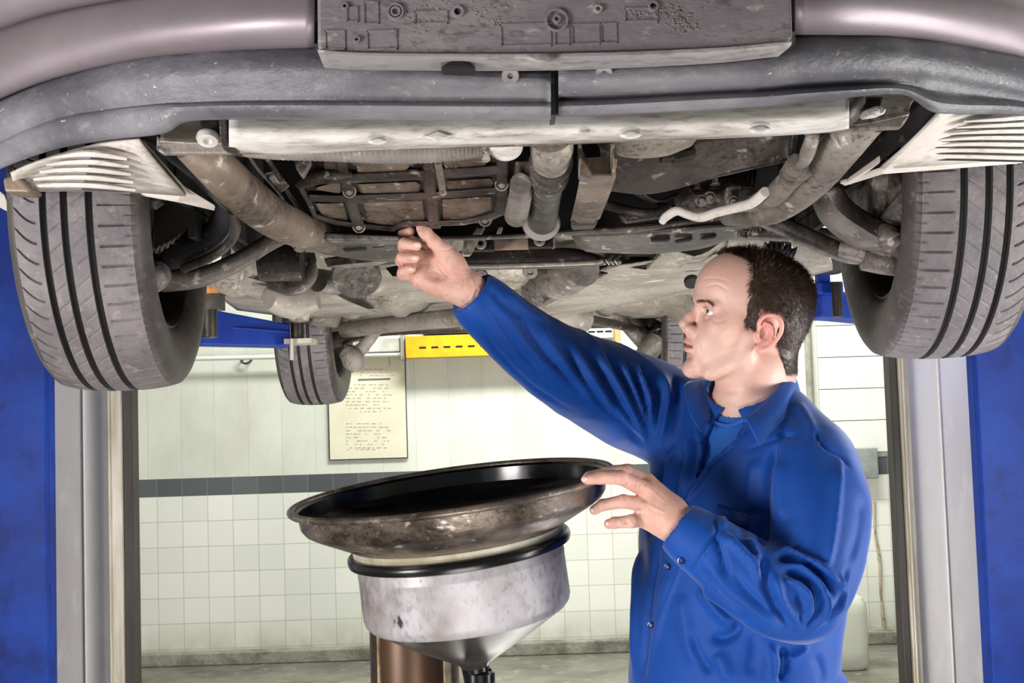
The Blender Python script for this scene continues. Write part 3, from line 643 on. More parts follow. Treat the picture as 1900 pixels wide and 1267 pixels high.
# end flanges / pockets
bm = NB(); plate(bm, PP([(290, 250), (303, 262), (430, 262), (1560, 225), (1690, 205), (1686, 218), (1672, 238), (1560, 243), (1000, 268), (430, 285), (303, 286), (289, 278)], 1.60), (0, .012, 0)); part('lower_flange', bm, M['dust'], smooth=False, bevel=.003)
ib([[(297, 262, 1.58), (360, 266, 1.58), (430, 266, 1.58)], [(303, 236, 1.66), (360, 236, 1.66), (430, 236, 1.66)], [(330, 205, 1.67), (380, 205, 1.67), (430, 205, 1.67)]], 'beam_end', M['alu'])
bm = NB(); plate(bm, PP([(404, 210), (420, 210), (424, 262), (437, 275), (412, 275), (408, 262)], 1.53), (0, .05, 0)); part('bracket', bm, M['dustdark'], smooth=False, bevel=.002)
bm = NB(); plate(bm, PP([(370, 215), (406, 215), (405, 250), (372, 250)], 1.545), (0, .02, 0)); part('bracket', bm, M['blackpl'], smooth=False, bevel=.003)
bm = NB(); p = P(386, 254, 1.545); lathe(bm, [(0, -.002), (.014, -.002), (.015, .002), (.013, .007), (.006, .008), (.004, .003), (0, .003)], 24, axis_mtx(p, p+Vector((0, -.5, -1)))); part('bolt', bm, M['beam'])
ib([[(1560, 236, 1.60), (1620, 228, 1.60), (1686, 214, 1.60)], [(1570, 214, 1.62), (1620, 206, 1.62), (1690, 192, 1.62)], [(1575, 172, 1.66), (1640, 168, 1.66), (1708, 176, 1.66)]], 'beam_end', M['alu'])
bm = NB(); patch(bm, [PP([(1583, 176, 1.52), (1578, 200, 1.51), (1562, 224, 1.52), (1548, 232, 1.56)]), PP([(1604, 176, 1.53), (1602, 196, 1.54), (1588, 222, 1.56), (1566, 238, 1.58)])], 4, 1); part('bracket', bm, M['dustdark'], solid=.004)
bm = NB(); plate(bm, PP([(1606, 178), (1640, 178), (1636, 200), (1606, 205)], 1.55), (0, .02, 0)); part('bracket', bm, M['blackpl'], smooth=False, bevel=.003)
bm = NB(); plate(bm, PP([(1604, 204), (1628, 196), (1646, 202), (1640, 212), (1612, 216)], 1.535), (0, .035, .004)); p = P(1625, 208, 1.532); bolt(bm, p, (0, -1, -.5), .0035, .002); part('bolt', bm, M['beam'], bevel=.002)
# reinforcing bulges pressed in beam
bm = NB()
for px, py, s in ((812, 252, 1), (700, 262, .6), (1085, 246, .4), (1170, 250, .7), (1410, 240, .7)):
    p = P(px, py, 1.497); lathe(bm, [(0, .002), (.005*s, .0025), (.009*s, .002), (.013*s, -.001)], 4 if px == 812 else 20, axis_mtx(p, p+Vector((0, -1, -.1))) @ Matrix.Diagonal((1.5, .55, 1, 1)))
part('pressed_mark', bm, M['beam'])

# --- hoses, pipes under the radiator ----------------------------------------
bm = NB(); tube(bm, PP([(420, 272, 1.66), (500, 278, 1.65), (600, 280, 1.64), (700, 283, 1.635), (800, 282, 1.64), (880, 274, 1.65), (925, 264, 1.66)]), [.011, .013, .014, .0148, .0148, .014, .014], 20, 8, ribs=(62, .022)); part('coolant_hose', bm, M['hose'])
bm = NB(); p = P(902, 262, 1.64)
tube(bm, PP([(898, 256, 1.64), (900, 276, 1.622), (902, 296, 1.635)]), [.007, .0045, .006], 10, 3); tube(bm, PP([(893, 262, 1.63), (906, 262, 1.63)]), .006, 8, 1); tube(bm, PP([(895, 294, 1.63), (908, 292, 1.63)]), .005, 8, 1); part('hose_clamp', bm, M['alu'])
bm = NB(); p = P(938, 262, 1.63); lathe(bm, [(0, 0), (.018, 0), (.023, .004), (.024, .016), (.021, .02), (.021, .06), (0, .06)], 32, axis_mtx(p+Vector((0, -.008, -.012)), p+Vector((0, .05, .05)))); part('hose_end', bm, M['beam'])
bm = NB(); tube(bm, PP([(1022, 255, 1.64), (1024, 278, 1.66), (1022, 300, 1.69)]), [.029, .0295, .026], 24, 4); part('round_filter', bm, M['alu'])
bm = NB(); tube(bm, PP([(1022, 298, 1.69), (1018, 330, 1.78), (1012, 372, 1.95), (1006, 408, 2.08)]), [.026, .0245, .024, .026], 24, 5)
for (x, y, Y), rr_ in (((1022, 302, 1.70), .031), ((1020, 318, 1.745), .029), ((1019, 326, 1.77), .029)):
    a = P(x, y, Y); lathe(bm, [(rr_-.006, -.004), (rr_, -.002), (rr_, .003), (rr_-.006, .005)], 28, axis_mtx(a, P(x-2, y+12, Y+.04)))
part('vertical_pipe', bm, M['dustdark'])
bm = NB(); lathe(bm, [(0, 0), (.03, 0), (.033, .005), (.03, .012), (0, .012)], 28, axis_mtx(P(1004, 412, 2.09), P(1004, 420, 2.07))); part('pipe_flange', bm, M['dust'])
bm = NB(); tube(bm, PP([(966, 340, 1.80), (966, 360, 1.86), (958, 400, 2.02)]), [.016, .018, .02], 16, 4); cyl(bm, P(976, 326, 1.76), P(972, 334, 1.76), .012, 16); part('side_pipe', bm, M['dust'])
# channel bracket
def channel(pts_top, pts_bot, name, m): pass
bm = NB()
A1 = PP([(1072, 266, 1.66), (1079, 266, 1.66), (1085, 326, 1.68), (1132, 326, 1.68), (1133, 266, 1.66), (1141, 266, 1.66), (1140, 326, 1.68), (1133, 331, 1.68), (1080, 331, 1.68), (1074, 326, 1.68)])
plate(bm, A1, (0, .02, -.001)); part('channel_mouth', bm, M['dust'], smooth=False, bevel=.001)
bm = NB(); patch(bm, [PP([(1074, 268, 1.665), (1076, 328, 1.685), (1059, 408, 2.06)]), PP([(1100, 331, 1.68), (1095, 331, 1.685), (1075, 412, 2.05)]), PP([(1134, 331, 1.68), (1134, 331, 1.685), (1100, 412, 2.05)]), PP([(1140, 270, 1.665), (1141, 326, 1.685), (1112, 404, 2.08)])], 4, 1); part('mounting_channel', bm, M['brown'], solid=.004, smooth=False)
bm = NB(); plate(bm, PP([(1086, 293, 1.70), (1131, 290, 1.70), (1131, 325, 1.70), (1086, 325, 1.70)]), (0, .15, -.01)); part('channel_floor', bm, M['brown'], smooth=False)
bm = NB(); plate(bm, PP([(1060, 404, 2.03), (1112, 404, 2.03), (1106, 418, 2.06), (1062, 419, 2.06)]), (0, .05, 0)); part('channel_foot', bm, M['dustdark'], smooth=False, bevel=.004)
# big pale drum (bottom of a tank)
bm = NB(); a = P(1205, 198, 1.70); lathe(bm, [(0, -.072), (.035, -.069), (.062, -.058), (.08, -.036), (.088, 0), (.088, .05), (0, .05)], 40, Matrix.Translation(a+Vector((0, .05, .012))) @ Matrix.Diagonal((1.05, .75, 1, 1))); part('washer_tank', bm, M['alu'])
# slanting shroud panel behind
ib([[(1112, 268, 1.88), (1200, 266, 1.88), (1330, 250, 1.88), (1470, 236, 1.84)], [(1120, 345, 1.95), (1210, 350, 1.95), (1340, 318, 1.92), (1472, 290, 1.88)], [(1130, 352, 2.0), (1215, 356, 1.98), (1340, 326, 1.92), (1474, 296, 1.88)]], 'radiator_shroud', M['dustdark'], label='dark slanting shroud panel')
bm = NB(); plate(bm, PP([(1228, 284), (1292, 275), (1290, 290), (1252, 298), (1250, 294), (1228, 296)], 1.87), (0, .03, 0)); plate(bm, PP([(1470, 244, 1.72), (1484, 244, 1.72), (1480, 285, 1.74), (1466, 285, 1.74)]), (0, .02, 0)); part('shroud_clip', bm, M['dustdark'], smooth=False, bevel=.002)
# dark void plates filling the engine bay above everything
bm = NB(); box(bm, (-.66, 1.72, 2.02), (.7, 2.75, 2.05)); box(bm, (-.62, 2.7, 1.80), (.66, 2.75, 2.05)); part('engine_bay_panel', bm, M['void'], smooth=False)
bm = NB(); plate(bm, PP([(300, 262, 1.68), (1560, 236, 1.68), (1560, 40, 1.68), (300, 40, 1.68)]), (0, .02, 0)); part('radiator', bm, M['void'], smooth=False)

# --- sump / transmission pan -------------------------------------------------
def YS(py): return 1.80+(py-290)*(2.12-1.80)/(430-290)   # depth of the slanting pan face
def S(px, py, d=0): return P(px, py, YS(py)+d)
out = [(556, 342), (566, 330), (600, 322), (575, 290), (600, 286), (940, 286), (944, 320), (946, 396), (905, 415), (830, 420), (745, 424), (722, 426), (610, 412), (585, 404), (572, 372)]
bm = NB(); plate(bm, [S(x, y, .012) for x, y in out], (0, .05, .09)); part('transmission_sump', bm, M['dustdark'], smooth=False, bevel=.006, label='dark cast sump with ribbed guard')
# recessed panel fields (bulging, brownish)
fields = [[(662, 291), (756, 290), (762, 300), (756, 318), (662, 324)], [(822, 288), (905, 285), (903, 312), (826, 318)],
          [(584, 348), (626, 336), (634, 342), (632, 360), (586, 352)], [(664, 341), (774, 336), (782, 342), (780, 358), (668, 360)], [(828, 335), (912, 330), (918, 338), (914, 350), (830, 352)],
          [(584, 376), (638, 375), (648, 414), (600, 408)], [(672, 374), (786, 370), (792, 410), (788, 418), (736, 424), (680, 412)], [(818, 368), (914, 363), (914, 388), (866, 408), (820, 414)],
          [(600, 290), (626, 290), (628, 320), (612, 322), (600, 312)]]
bm = NB()
for f in fields:
    cxx = sum(p[0] for p in f)/len(f); cyy = sum(p[1] for p in f)/len(f)
    a = [S(x, y, .006) for x, y in f]; b_ = [S(cxx+(x-cxx)*.93, cyy+(y-cyy)*.88, -.004) for x, y in f]
    va = [bm.verts.new(p) for p in a]; vb = [bm.verts.new(p) for p in b_]; bm.faces.new(vb)
    for i in range(len(f)): bm.faces.new((va[i], va[(i+1) % len(f)], vb[(i+1) % len(f)], vb[i]))
part('sump_field', bm, M['brown'], smooth=False, bevel=.0015, label='brown stained recessed fields')
# guard frame bars
bm = NB()
def bar(pts, w_, th=.008, d=-.014):
    ctr = [S(x, y, d) for x, y in pts]; L_ = []; R_ = []
    for i, (x, y) in enumerate(pts):
        a = pts[max(i-1, 0)]; b = pts[min(i+1, len(pts)-1)]; tx, ty = b[0]-a[0], b[1]-a[1]; n = math.hypot(tx, ty); nx, ny = -ty/n*w_/2, tx/n*w_/2
        L_.append((x+nx, y+ny)); R_.append((x-nx, y-ny))
    V = []
    for (l, r_) in zip(L_, R_):
        V.append([bm.verts.new(S(l[0], l[1], d+.012)), bm.verts.new(S(l[0]*.85+r_[0]*.15, l[1]*.85+r_[1]*.15, d)), bm.verts.new(S(l[0]*.15+r_[0]*.85, l[1]*.15+r_[1]*.85, d)), bm.verts.new(S(r_[0], r_[1], d+.012))])
    for a, b in zip(V, V[1:]):
        for k in range(3): bm.faces.new((a[k], b[k], b[k+1], a[k+1]))
bar([(560, 340), (585, 332), (640, 330), (720, 327), (800, 322), (900, 316), (942, 312)], 17)
bar([(574, 366), (620, 368), (700, 366), (800, 362), (880, 356), (930, 352)], 13)
bar([(562, 336), (560, 352), (572, 372), (584, 400), (622, 412), (680, 420), (730, 424), (745, 416)], 9)
bar([(745, 416), (760, 414), (800, 414), (860, 412), (905, 402), (944, 388)], 10)
bar([(630, 288), (636, 318), (648, 366), (658, 400), (664, 418)], 20)
bar([(796, 300), (798, 350), (804, 400), (806, 424)], 22)
bar([(934, 284), (932, 330), (934, 370), (928, 398)], 22)
part('sump_guard', bm, M['dustdark'], smooth=False, solid=.002, label='grey guard frame of flat bars')
bm = NB()
for x, y in ((648, 355), (931, 342), (666, 421), (900, 409), (812, 288)): bolt(bm, S(x, y, -.016), (0, -1, -.6), .004, .003); p = S(x, y, -.014); lathe(bm, [(.008, 0), (.009, .002), (.0105, .002), (.0115, 0)], 20, axis_mtx(p, p+Vector((0, -1, -.6))))
part('guard_bolt', bm, M['dust'])
bm = NB(); tube(bm, PP([(812, 300, 1.75), (818, 330, 1.79), (822, 358, 1.84)]), [.0055, .0055, .0055], 12, 3); part('drain_tube', bm, M['alu'])
bm = NB(); tube(bm, [S(556, 342, -.02), S(575, 332, -.025), S(610, 326, -.025), S(652, 325, -.015)], [.008, .011, .011, .007], 14, 5); part('sump_pipe', bm, M['dustdark'])
# towing lug bracket left of the sump
bm = NB(); plate(bm, PP([(544, 284), (570, 284), (576, 300), (560, 330), (548, 312), (546, 300)], 1.76), (0, .02, 0)); part('bracket', bm, M['dust'], smooth=False, bevel=.003)
bm = NB(); p = P(556, 292, 1.757); cyl(bm, p, p+Vector((0, .004, 0)), .006, 16); part('bolt_hole', bm, M['void'])
# gearbox casing right of the sump
ib([[(946, 300, 1.85), (962, 300, 1.83), (980, 300, 1.86)], [(950, 350, 1.96), (966, 350, 1.93), (984, 350, 1.97)], [(948, 404, 2.1), (960, 410, 2.08), (978, 404, 2.12)]], 'gearbox_casing', M['brown'])

def wire(name, pts, r_, m): 
    bm = NB(); tube(bm, PP(pts), r_, 10, 5); part(name, bm, M[m])
wire('cable', [(470, 268, 1.72), (500, 300, 1.80), (530, 350, 1.95), (560, 392, 2.1)], .004, 'dustdark')
wire('cable', [(452, 270, 1.74), (476, 310, 1.84), (520, 360, 2.0), (545, 400, 2.1)], .0025, 'dust')
wire('cable', [(1150, 300, 1.95), (1170, 350, 2.05), (1230, 380, 2.15), (1290, 396, 2.2)], .004, 'dustdark')
wire('cable', [(1180, 352, 2.06), (1220, 372, 2.1), (1260, 360, 2.15), (1300, 342, 2.2)], .003, 'dustdark')
wire('coolant_pipe', [(1120, 378, 2.15), (1170, 392, 2.12), (1210, 396, 2.12), (1240, 384, 2.14)], .009, 'dustdark')
bm = NB(); plate(bm, PP([(492, 322), (514, 316), (536, 344), (520, 356)], 1.9), (0, .006, 0)); part('data_plate', bm, M['dust'], smooth=False)
bm = NB(); plate(bm, PP([(1150, 398), (1230, 386), (1240, 404), (1160, 416)], 2.12), (0, .05, .01)); part('bracket', bm, M['dustdark'], smooth=False, bevel=.004)
bm = NB(); tube(bm, PP([(985, 300, 1.9), (984, 340, 2.0), (982, 400, 2.12)]), .008, 12, 4); part('coolant_pipe', bm, M['dustdark'])
# --- subframe: big arc tubes -------------------------------------------------
bm = NB(); tube(bm, PP([(352, 268, 1.63), (395, 306, 1.66), (440, 350, 1.76), (490, 392, 1.90), (540, 420, 2.02), (606, 440, 2.18)]), [.024, .028, .031, .032, .031, .028], 24, 6); part('subframe_tube', bm, M['brown'], label='brown dusty subframe tube')
bm = NB(); tube(bm, PP([(1615, 222, 1.64), (1565, 268, 1.68), (1515, 322, 1.78), (1470, 362, 1.90), (1420, 390, 2.02), (1350, 402, 2.16)]), [.022, .028, .030, .029, .026, .016], 24, 6); part('subframe_tube', bm, M['dust'], label='dusty subframe tube')
bm = NB(); tube(bm, PP([(1500, 308, 1.72), (1466, 332, 1.78), (1436, 362, 1.86), (1400, 376, 1.94), (1360, 386, 2.0)]), [.014, .016, .017, .014, .008], 16, 5); part('subframe_rib', bm, M['dust'])
for x, y, Y in ((455, 376, 1.765), (1502, 336, 1.76)):
    bm = NB(); p = P(x, y, Y); q = p+Vector((0, -1, -.75)); bolt(bm, p-Vector((0, .004, 0)), q-p, .0035, .003); plate(bm, [P(x-14, y-4, Y), P(x+2, y-9, Y), P(x+14, y+2, Y), P(x+2, y+8, Y)], (0, .01, .004)); part('tube_bolt', bm, M['dust'], smooth=False)
# thin pale line running along the right tube
bm = NB(); tube(bm, PP([(1228, 412, 2.06), (1236, 402, 2.05), (1256, 391, 2.03), (1275, 397, 2.02), (1300, 403, 2.0), (1330, 394, 1.97), (1370, 384, 1.92), (1396, 376, 1.88), (1420, 356, 1.83)]), [.006, .0075, .0078, .0078, .0078, .0078, .0078, .008, .008], 14, 6); part('brake_line', bm, M['guard'], label='pale bent line')
bm = NB(); tube(bm, PP([(1508, 244, 1.66), (1506, 260, 1.66), (1498, 284, 1.68), (1492, 300, 1.69), (1480, 306, 1.71), (1470, 296, 1.73)]), [.011, .010, .0105, .008, .006, .005], 14, 6)
tube(bm, PP([(1480, 304, 1.70), (1466, 324, 1.745)]), [.0125, .012], 16, 1)
for t in (.1, .5, .9):
    a = Vector(P(1482, 302, 1.70)).lerp(P(1466, 326, 1.745), t); b_ = Vector(P(1482, 302, 1.70)).lerp(P(1466, 326, 1.745), t+.1); lathe(bm, [(.012, 0), (.0165, .001), (.0165, .003), (.012, .004)], 20, axis_mtx(a, b_))
part('hose_coupling', bm, M['dust'])
# steering bracket, bolts and bellows
bm = NB(); plate(bm, PP([(1262, 398), (1262, 378), (1290, 360), (1346, 350), (1362, 344), (1400, 344), (1408, 372), (1370, 392), (1330, 400), (1280, 402)], 2.06), (0, .08, .03)); part('steering_bracket', bm, M['arms'], smooth=False, bevel=.008)
bm = NB(); plate(bm, PP([(1346, 372), (1348, 346), (1376, 344), (1380, 374), (1350, 388)], 2.03), (0, .02, 0)); part('bracket', bm, M['dust'], smooth=False, bevel=.003)
bm = NB(); plate(bm, PP([(1357, 353), (1372, 350), (1373, 359), (1358, 362)], 2.028), (0, .01, 0)); part('bracket_slot', bm, M['void'], smooth=False)
bm = NB()
for x, y, Y in ((1360, 374, 2.025), (1301, 372, 2.05), (1316, 366, 2.05)): bolt(bm, P(x, y, Y), (0, -1, -.4), .007, .008)
for x, y in ((1328, 344), (1296, 352)): bolt(bm, P(x, y, 2.08), (0, 0, 1), .006, .012)
part('bolt', bm, M['arms'])
bm = NB(); tube(bm, PP([(1320, 334, 2.2), (1350, 328, 2.2), (1396, 334, 2.2)]), [.028, .032, .03], 20, 8, ribs=(12, .14)); part('rubber_bellows', bm, M['blackpl'], label='black ribbed bellows')
# crossing tie plate (dark long edge)
bm = NB(); tube(bm, PP([(606, 436, 2.12), (700, 440, 2.14), (860, 441, 2.2), (1000, 436, 2.2), (1080, 430, 2.2), (1180, 424, 2.2), (1290, 412, 2.2), (1350, 404, 2.18)]), [.010, .008, .008, .008, .010, .012, .012, .012], 10, 5, flat=.6); part('tie_bar', bm, M['dustdark'])
ib([[(1060, 436, 2.2), (1200, 428, 2.2), (1330, 418, 2.18), (1400, 416, 2.18)], [(1070, 452, 2.24), (1200, 450, 2.24), (1320, 440, 2.24), (1380, 428, 2.24)], [(1090, 466, 2.3), (1200, 468, 2.32), (1300, 458, 2.32), (1340, 448, 2.32)], [(1104, 462, 2.5), (1200, 470, 2.5), (1290, 462, 2.5), (1330, 452, 2.5)]], 'subframe_plate', M['dustdark'])
ib([[(540, 424, 2.05), (620, 438, 2.1), (700, 446, 2.14), (760, 446, 2.2)], [(545, 452, 2.2), (630, 460, 2.2), (700, 466, 2.25), (760, 462, 2.25)], [(600, 470, 2.35), (650, 478, 2.35), (700, 484, 2.35), (760, 484, 2.4)]], 'subframe_plate', M['dustdark'])
bm = NB(); plate(bm, PP([(604, 432), (740, 438), (742, 446), (606, 446)], 2.09), (0, .05, 0)); plate(bm, PP([(535, 440), (552, 432), (600, 446), (588, 462), (560, 460), (540, 448)], 2.14), (0, .06, 0)); part('bracket', bm, M['arms'], smooth=False, bevel=.003)
bm = NB(); p = P(556, 452, 2.14); bolt(bm, p, (0, -.4, -1), .010, .012); p = P(1376, 430, 2.17); bolt(bm, p, (0, -.3, -1), .009, .012); p = P(1400, 424, 2.17); bolt(bm, p, (0, -.3, -1), .008, .01); part('bolt', bm, M['arms'])
bm = NB()
for x0, y0, x1, y1 in ((640, 462, 676, 458), (690, 455, 712, 452), (1212, 444, 1240, 442), (1256, 446, 1282, 441), (1304, 440, 1326, 436)):
    plate(bm, PP([(x0, y0-2), (x1, y1-3), (x1+4, y1), (x1, y1+3), (x0, y0+2), (x0-4, y0)], 2.215 if x0 > 1000 else 2.19), (0, .01, -.002))
part('slot', bm, M['void'], smooth=False)
# middle braces and pale casting between
bm = NB(); plate(bm, PP([(868, 444), (1030, 440), (1030, 462), (868, 466)], 2.6), (0, .1, .01)); part('heat_shield', bm, mat('warm_shield', c(196, 168, 150), .5, .1, col2=c(160, 132, 116), scale=8), smooth=False, bevel=.004, label='warm beige shield')
bm = NB()
for x, y in ((892, 452), (1001, 446)):
    plate(bm, PP([(x-22, y-11), (x+24, y-13), (x+26, y+12), (x-20, y+13)], 2.55), (0, .04, 0))
part('engine_mount', bm, M['void'], smooth=False, bevel=.003)
bm = NB()
for x, y in ((892, 452), (1001, 446)):
    p = P(x, y, 2.545); lathe(bm, [(.006, 0), (.006, .01), (.011, .01), (.0125, .004), (.0125, 0)], 20, axis_mtx(p, p-Vector((0, 1, 0))))
part('mount_bush', bm, M['alu'])
bm = NB(); plate(bm, PP([(884, 422), (900, 420), (872, 474), (852, 474), (866, 452)], 2.4), (0, .02, 0)); plate(bm, PP([(925, 420), (934, 420), (928, 436), (920, 436)], 2.4), (0, .02, 0)); part('brace', bm, M['alu'], smooth=False, bevel=.003)
# rear crossbar of the subframe
ib([[(770, 476, 2.62), (860, 470, 2.62), (1000, 466, 2.62), (1060, 464, 2.62), (1116, 478, 2.62)], [(770, 484, 2.60), (860, 480, 2.6), (1000, 478, 2.6), (1070, 474, 2.6), (1120, 482, 2.6)], [(770, 491, 2.6), (860, 491, 2.6), (1000, 489, 2.6), (1070, 486, 2.6), (1120, 484, 2.6)], [(770, 497, 2.63), (860, 497, 2.63), (1000, 495, 2.63), (1070, 492, 2.63), (1120, 488, 2.63)]], 'subframe_crossbar', M['dustdark'], th=.01)
bm = NB(); tube(bm, PP([(770, 495, 2.59), (860, 494, 2.59), (1000, 491, 2.59), (1100, 487, 2.59), (1118, 484, 2.59)]), [.0045]*5, 8, 3); part('crossbar_edge', bm, M['alu'])
bm = NB()
for i in range(6):
    x = 1110+i*8; tube(bm, PP([(x-3, 488, 2.75), (x, 482+(i % 2)*2, 2.73), (x+4, 490, 2.74), (x+8, 484, 2.76)]), .003, 6, 3)
tube(bm, PP([(1128, 484, 2.7), (1138, 474, 2.7)]), .003, 6, 1); tube(bm, PP([(1142, 484, 2.7), (1152, 474, 2.7)]), .003, 6, 1)
part('spring_clip', bm, M['alu'])
# --- splash guards with louvres ----------------------------------------------
def inter(a, b, t): return tuple(a[i]+(b[i]-a[i])*t for i in range(len(a)))
# left
bm = NB(); patch(bm, [PP([(20, 322, 1.76), (70, 300, 1.75), (180, 268, 1.70), (258, 258, 1.66)]), PP([(24, 340, 1.82), (90, 318, 1.81), (210, 300, 1.76), (292, 302, 1.72)]), PP([(20, 356, 1.868), (110, 353, 1.865), (240, 355, 1.855), (345, 362, 1.85)])], 5, 3)
part('splash_guard', bm, M['guard'], solid=.004, label='pale dusty louvred splash guard')
bm = NB(); plate(bm, PP([(258, 256, 1.69), (268, 262, 1.69), (352, 356, 1.86), (342, 362, 1.88)]), (0, .004, -.004)); plate(bm, PP([(340, 344, 1.84), (398, 380, 1.93), (396, 388, 1.94), (330, 372, 1.90), (240, 356, 1.92), (340, 352, 1.88)]), (0, .006, -.002)); part('guard_flange', bm, M['guard'], smooth=False, bevel=.001)
bm = NB(); bd = NB()
for i in range(5):
    y0 = 286+i*13.5; x0 = 100-i*12; x1 = 236+i*4; Y = 1.705+i*.024
    tube(bm, PP([(x0, y0+6, Y+.02), ((x0+x1)/2, y0-2+i*.8, Y-.012), (x1, y0+8+i, Y-.006)]), [.003, .007, .004], 10, 5, flat=.8)
    plate(bd, PP([(x0+10, y0+11, Y+.008), ((x0+x1)/2, y0+3+i, Y-.006), (x1-5, y0+12+i, Y), ((x0+x1)/2, y0+9+i, Y-.004)]), (0, .004, 0))
part('louvre_row', bm, M['guard']); part('louvre_gap', bd, M['blackpl'], smooth=False)
bm = NB(); plate(bm, PP([(4, 330), (30, 322), (58, 352), (50, 357), (8, 356)], 1.80), (0, .05, 0)); part('arch_bracket', bm, M['brown'], smooth=False, bevel=.004)
bm = NB(); plate(bm, PP([(0, 355, 1.95), (8, 362, 1.95), (20, 396, 1.95), (0, 385, 1.95), (-40, 370, 1.95), (-40, 350, 1.95)]), (0, .006, 0)); part('arch_tab', bm, M['guard'], smooth=False)
# black inner liner left
ib([[(262, 258, 1.70), (300, 288, 1.76), (350, 330, 1.86), (410, 384, 1.98), (436, 400, 2.02)], [(290, 262, 1.76), (340, 290, 1.82), (400, 336, 1.92), (436, 372, 2.0), (440, 388, 2.04)]], 'wheel_arch_liner', M['blackpl'], label='black arch liner')
# right
bm = NB(); patch(bm, [PP([(1742, 208, 1.62), (1790, 206, 1.66), (1900, 202, 1.74), (2010, 215, 1.86)]), PP([(1690, 262, 1.68), (1760, 256, 1.72), (1880, 246, 1.80), (2010, 250, 1.9)]), PP([(1634, 311, 1.76), (1730, 306, 1.80), (1870, 296, 1.85), (2010, 290, 1.87)])], 5, 3)
part('splash_guard', bm, M['guard'], solid=.004, label='bright pale louvred splash guard')
bm = NB(); bd = NB()
for i in range(7):
    y0 = 222+i*11.5; x0 = 1790-i*15; x1 = 1985; Y = 1.635+i*.020
    tube(bm, PP([(x0, y0+3, Y+.012), (x0+70, y0-2, Y+.03), (1900, y0-5+i, Y+.06), (x1, y0-4+i, Y+.12)]), [.002, .0055, .006, .006], 10, 5, flat=.7)
    plate(bd, PP([(x0+4, y0+6, Y+.015), (x0+70, y0+2, Y+.035), (1900, y0-1+i, Y+.065), (1900, y0+3+i, Y+.065), (x0+70, y0+6, Y+.035)]), (0, .004, 0))
part('louvre_row', bm, M['guard']); part('louvre_gap', bd, M['blackpl'], smooth=False)
bm = NB(); plate(bm, PP([(1640, 312, 1.765), (1745, 206, 1.60), (1748, 212, 1.61), (1652, 312, 1.77)]), (0, .004, -.004))
plate(bm, PP([(1560, 335, 1.86), (1640, 308, 1.77), (1900, 290, 1.86), (1900, 298, 1.87), (1640, 318, 1.79), (1570, 340, 1.87)]), (0, .006, -.003))
plate(bm, PP([(1572, 334, 1.84), (1576, 328, 1.83), (1632, 288, 1.74), (1634, 298, 1.75), (1580, 338, 1.85)]), (0, .006, -.003)); part('guard_flange', bm, M['guard'], smooth=False, bevel=.001)
ib([[(1742, 208, 1.64), (1690, 255, 1.70), (1620, 308, 1.80), (1540, 345, 1.92), (1490, 366, 2.02)], [(1712, 182, 1.64), (1660, 228, 1.72), (1590, 280, 1.82), (1530, 322, 1.92), (1494, 352, 2.02)]], 'wheel_arch_liner', M['blackpl'], label='black arch liner')

# --- wheels ------------------------------------------------------------------
RT = .315; WT = .213
g0_ = (.029, -.010, -.043)
def make_tyre(loc, yaw, flip, camber=0):
    """flip=+1: the car's inner side at +x (left wheel); -1 mirrored"""
    xs_ = []; n_t = 60
    prof = []   # (x, r) from inner bead to outer bead
    hw = WT/2
    def side(s):
        return [(s*.072, .200), (s*.082, .203), (s*.092, .212), (s*.102, .232), (s*.108, .255), (s*.1085, .27), (s*.106, .284), (s*.101, .296), (s*.095, .3035)]
    prof = side(1)
    # tread from +.09 to -.09 with dense samples
    tread = np.linspace(.089, -.089, 62)
    def rt(x): return RT-.0085*(abs(x)/.089)**2.6-.0008
    pr = [(x, r, 0) for x, r in prof]+[(x, rt(x), 1) for x in tread]+[(x, r, 0) for x, r in side(-1)[::-1]]
    nseg = n_t*12; V = []; DD = []
    def skew(x):
        if x > .029: return 0
        if x > -.043: return (.029-x)*2.6
        return .187+(-.043-x)*1.0-((-.043-x)**2)*60
    sk = [skew(q[0]) for q in pr]
    for k in range(nseg):
        m_ = k % 12
        for (x, r, t), s_ in zip(pr, sk):
            d = 0; th = 2*math.pi*k/nseg+s_
            if t:
                for gx in g0_:
                    if abs(x-gx) < .0043: d = .0095
                if d == 0:
                    if x > .040 and x < .080 and m_ == 0: d = .0045
                    elif x >= .080 and m_ in (0, 6): d = .0025
                    elif -.087 < x < -.054 and m_ == 0: d = .0045
                    elif .0 < x < .024 and m_ == 3: d = .0016
                    elif -.036 < x < -.016 and m_ == 8: d = .0018
                    elif .035 < x < .042 and m_ == 6: d = .0012
            DD.append(d); V.append((x*flip, (r-d)*math.cos(th), (r-d)*math.sin(th)))
    npf = len(pr); F = []
    for k in range(nseg):
        k2 = (k+1) % nseg
        for i in range(npf-1):
            q = (k*npf+i, k*npf+i+1, k2*npf+i+1, k2*npf+i); F.append(q if flip > 0 else q[::-1])
    m = Matrix.Translation(loc) @ Matrix.Rotation(yaw, 4, 'Z') @ Matrix.Rotation(camber, 4, 'Y')
    V = np.array(V) @ np.array(m.to_3x3()).T + np.array(loc)
    return (V, F), m, np.array(DD)
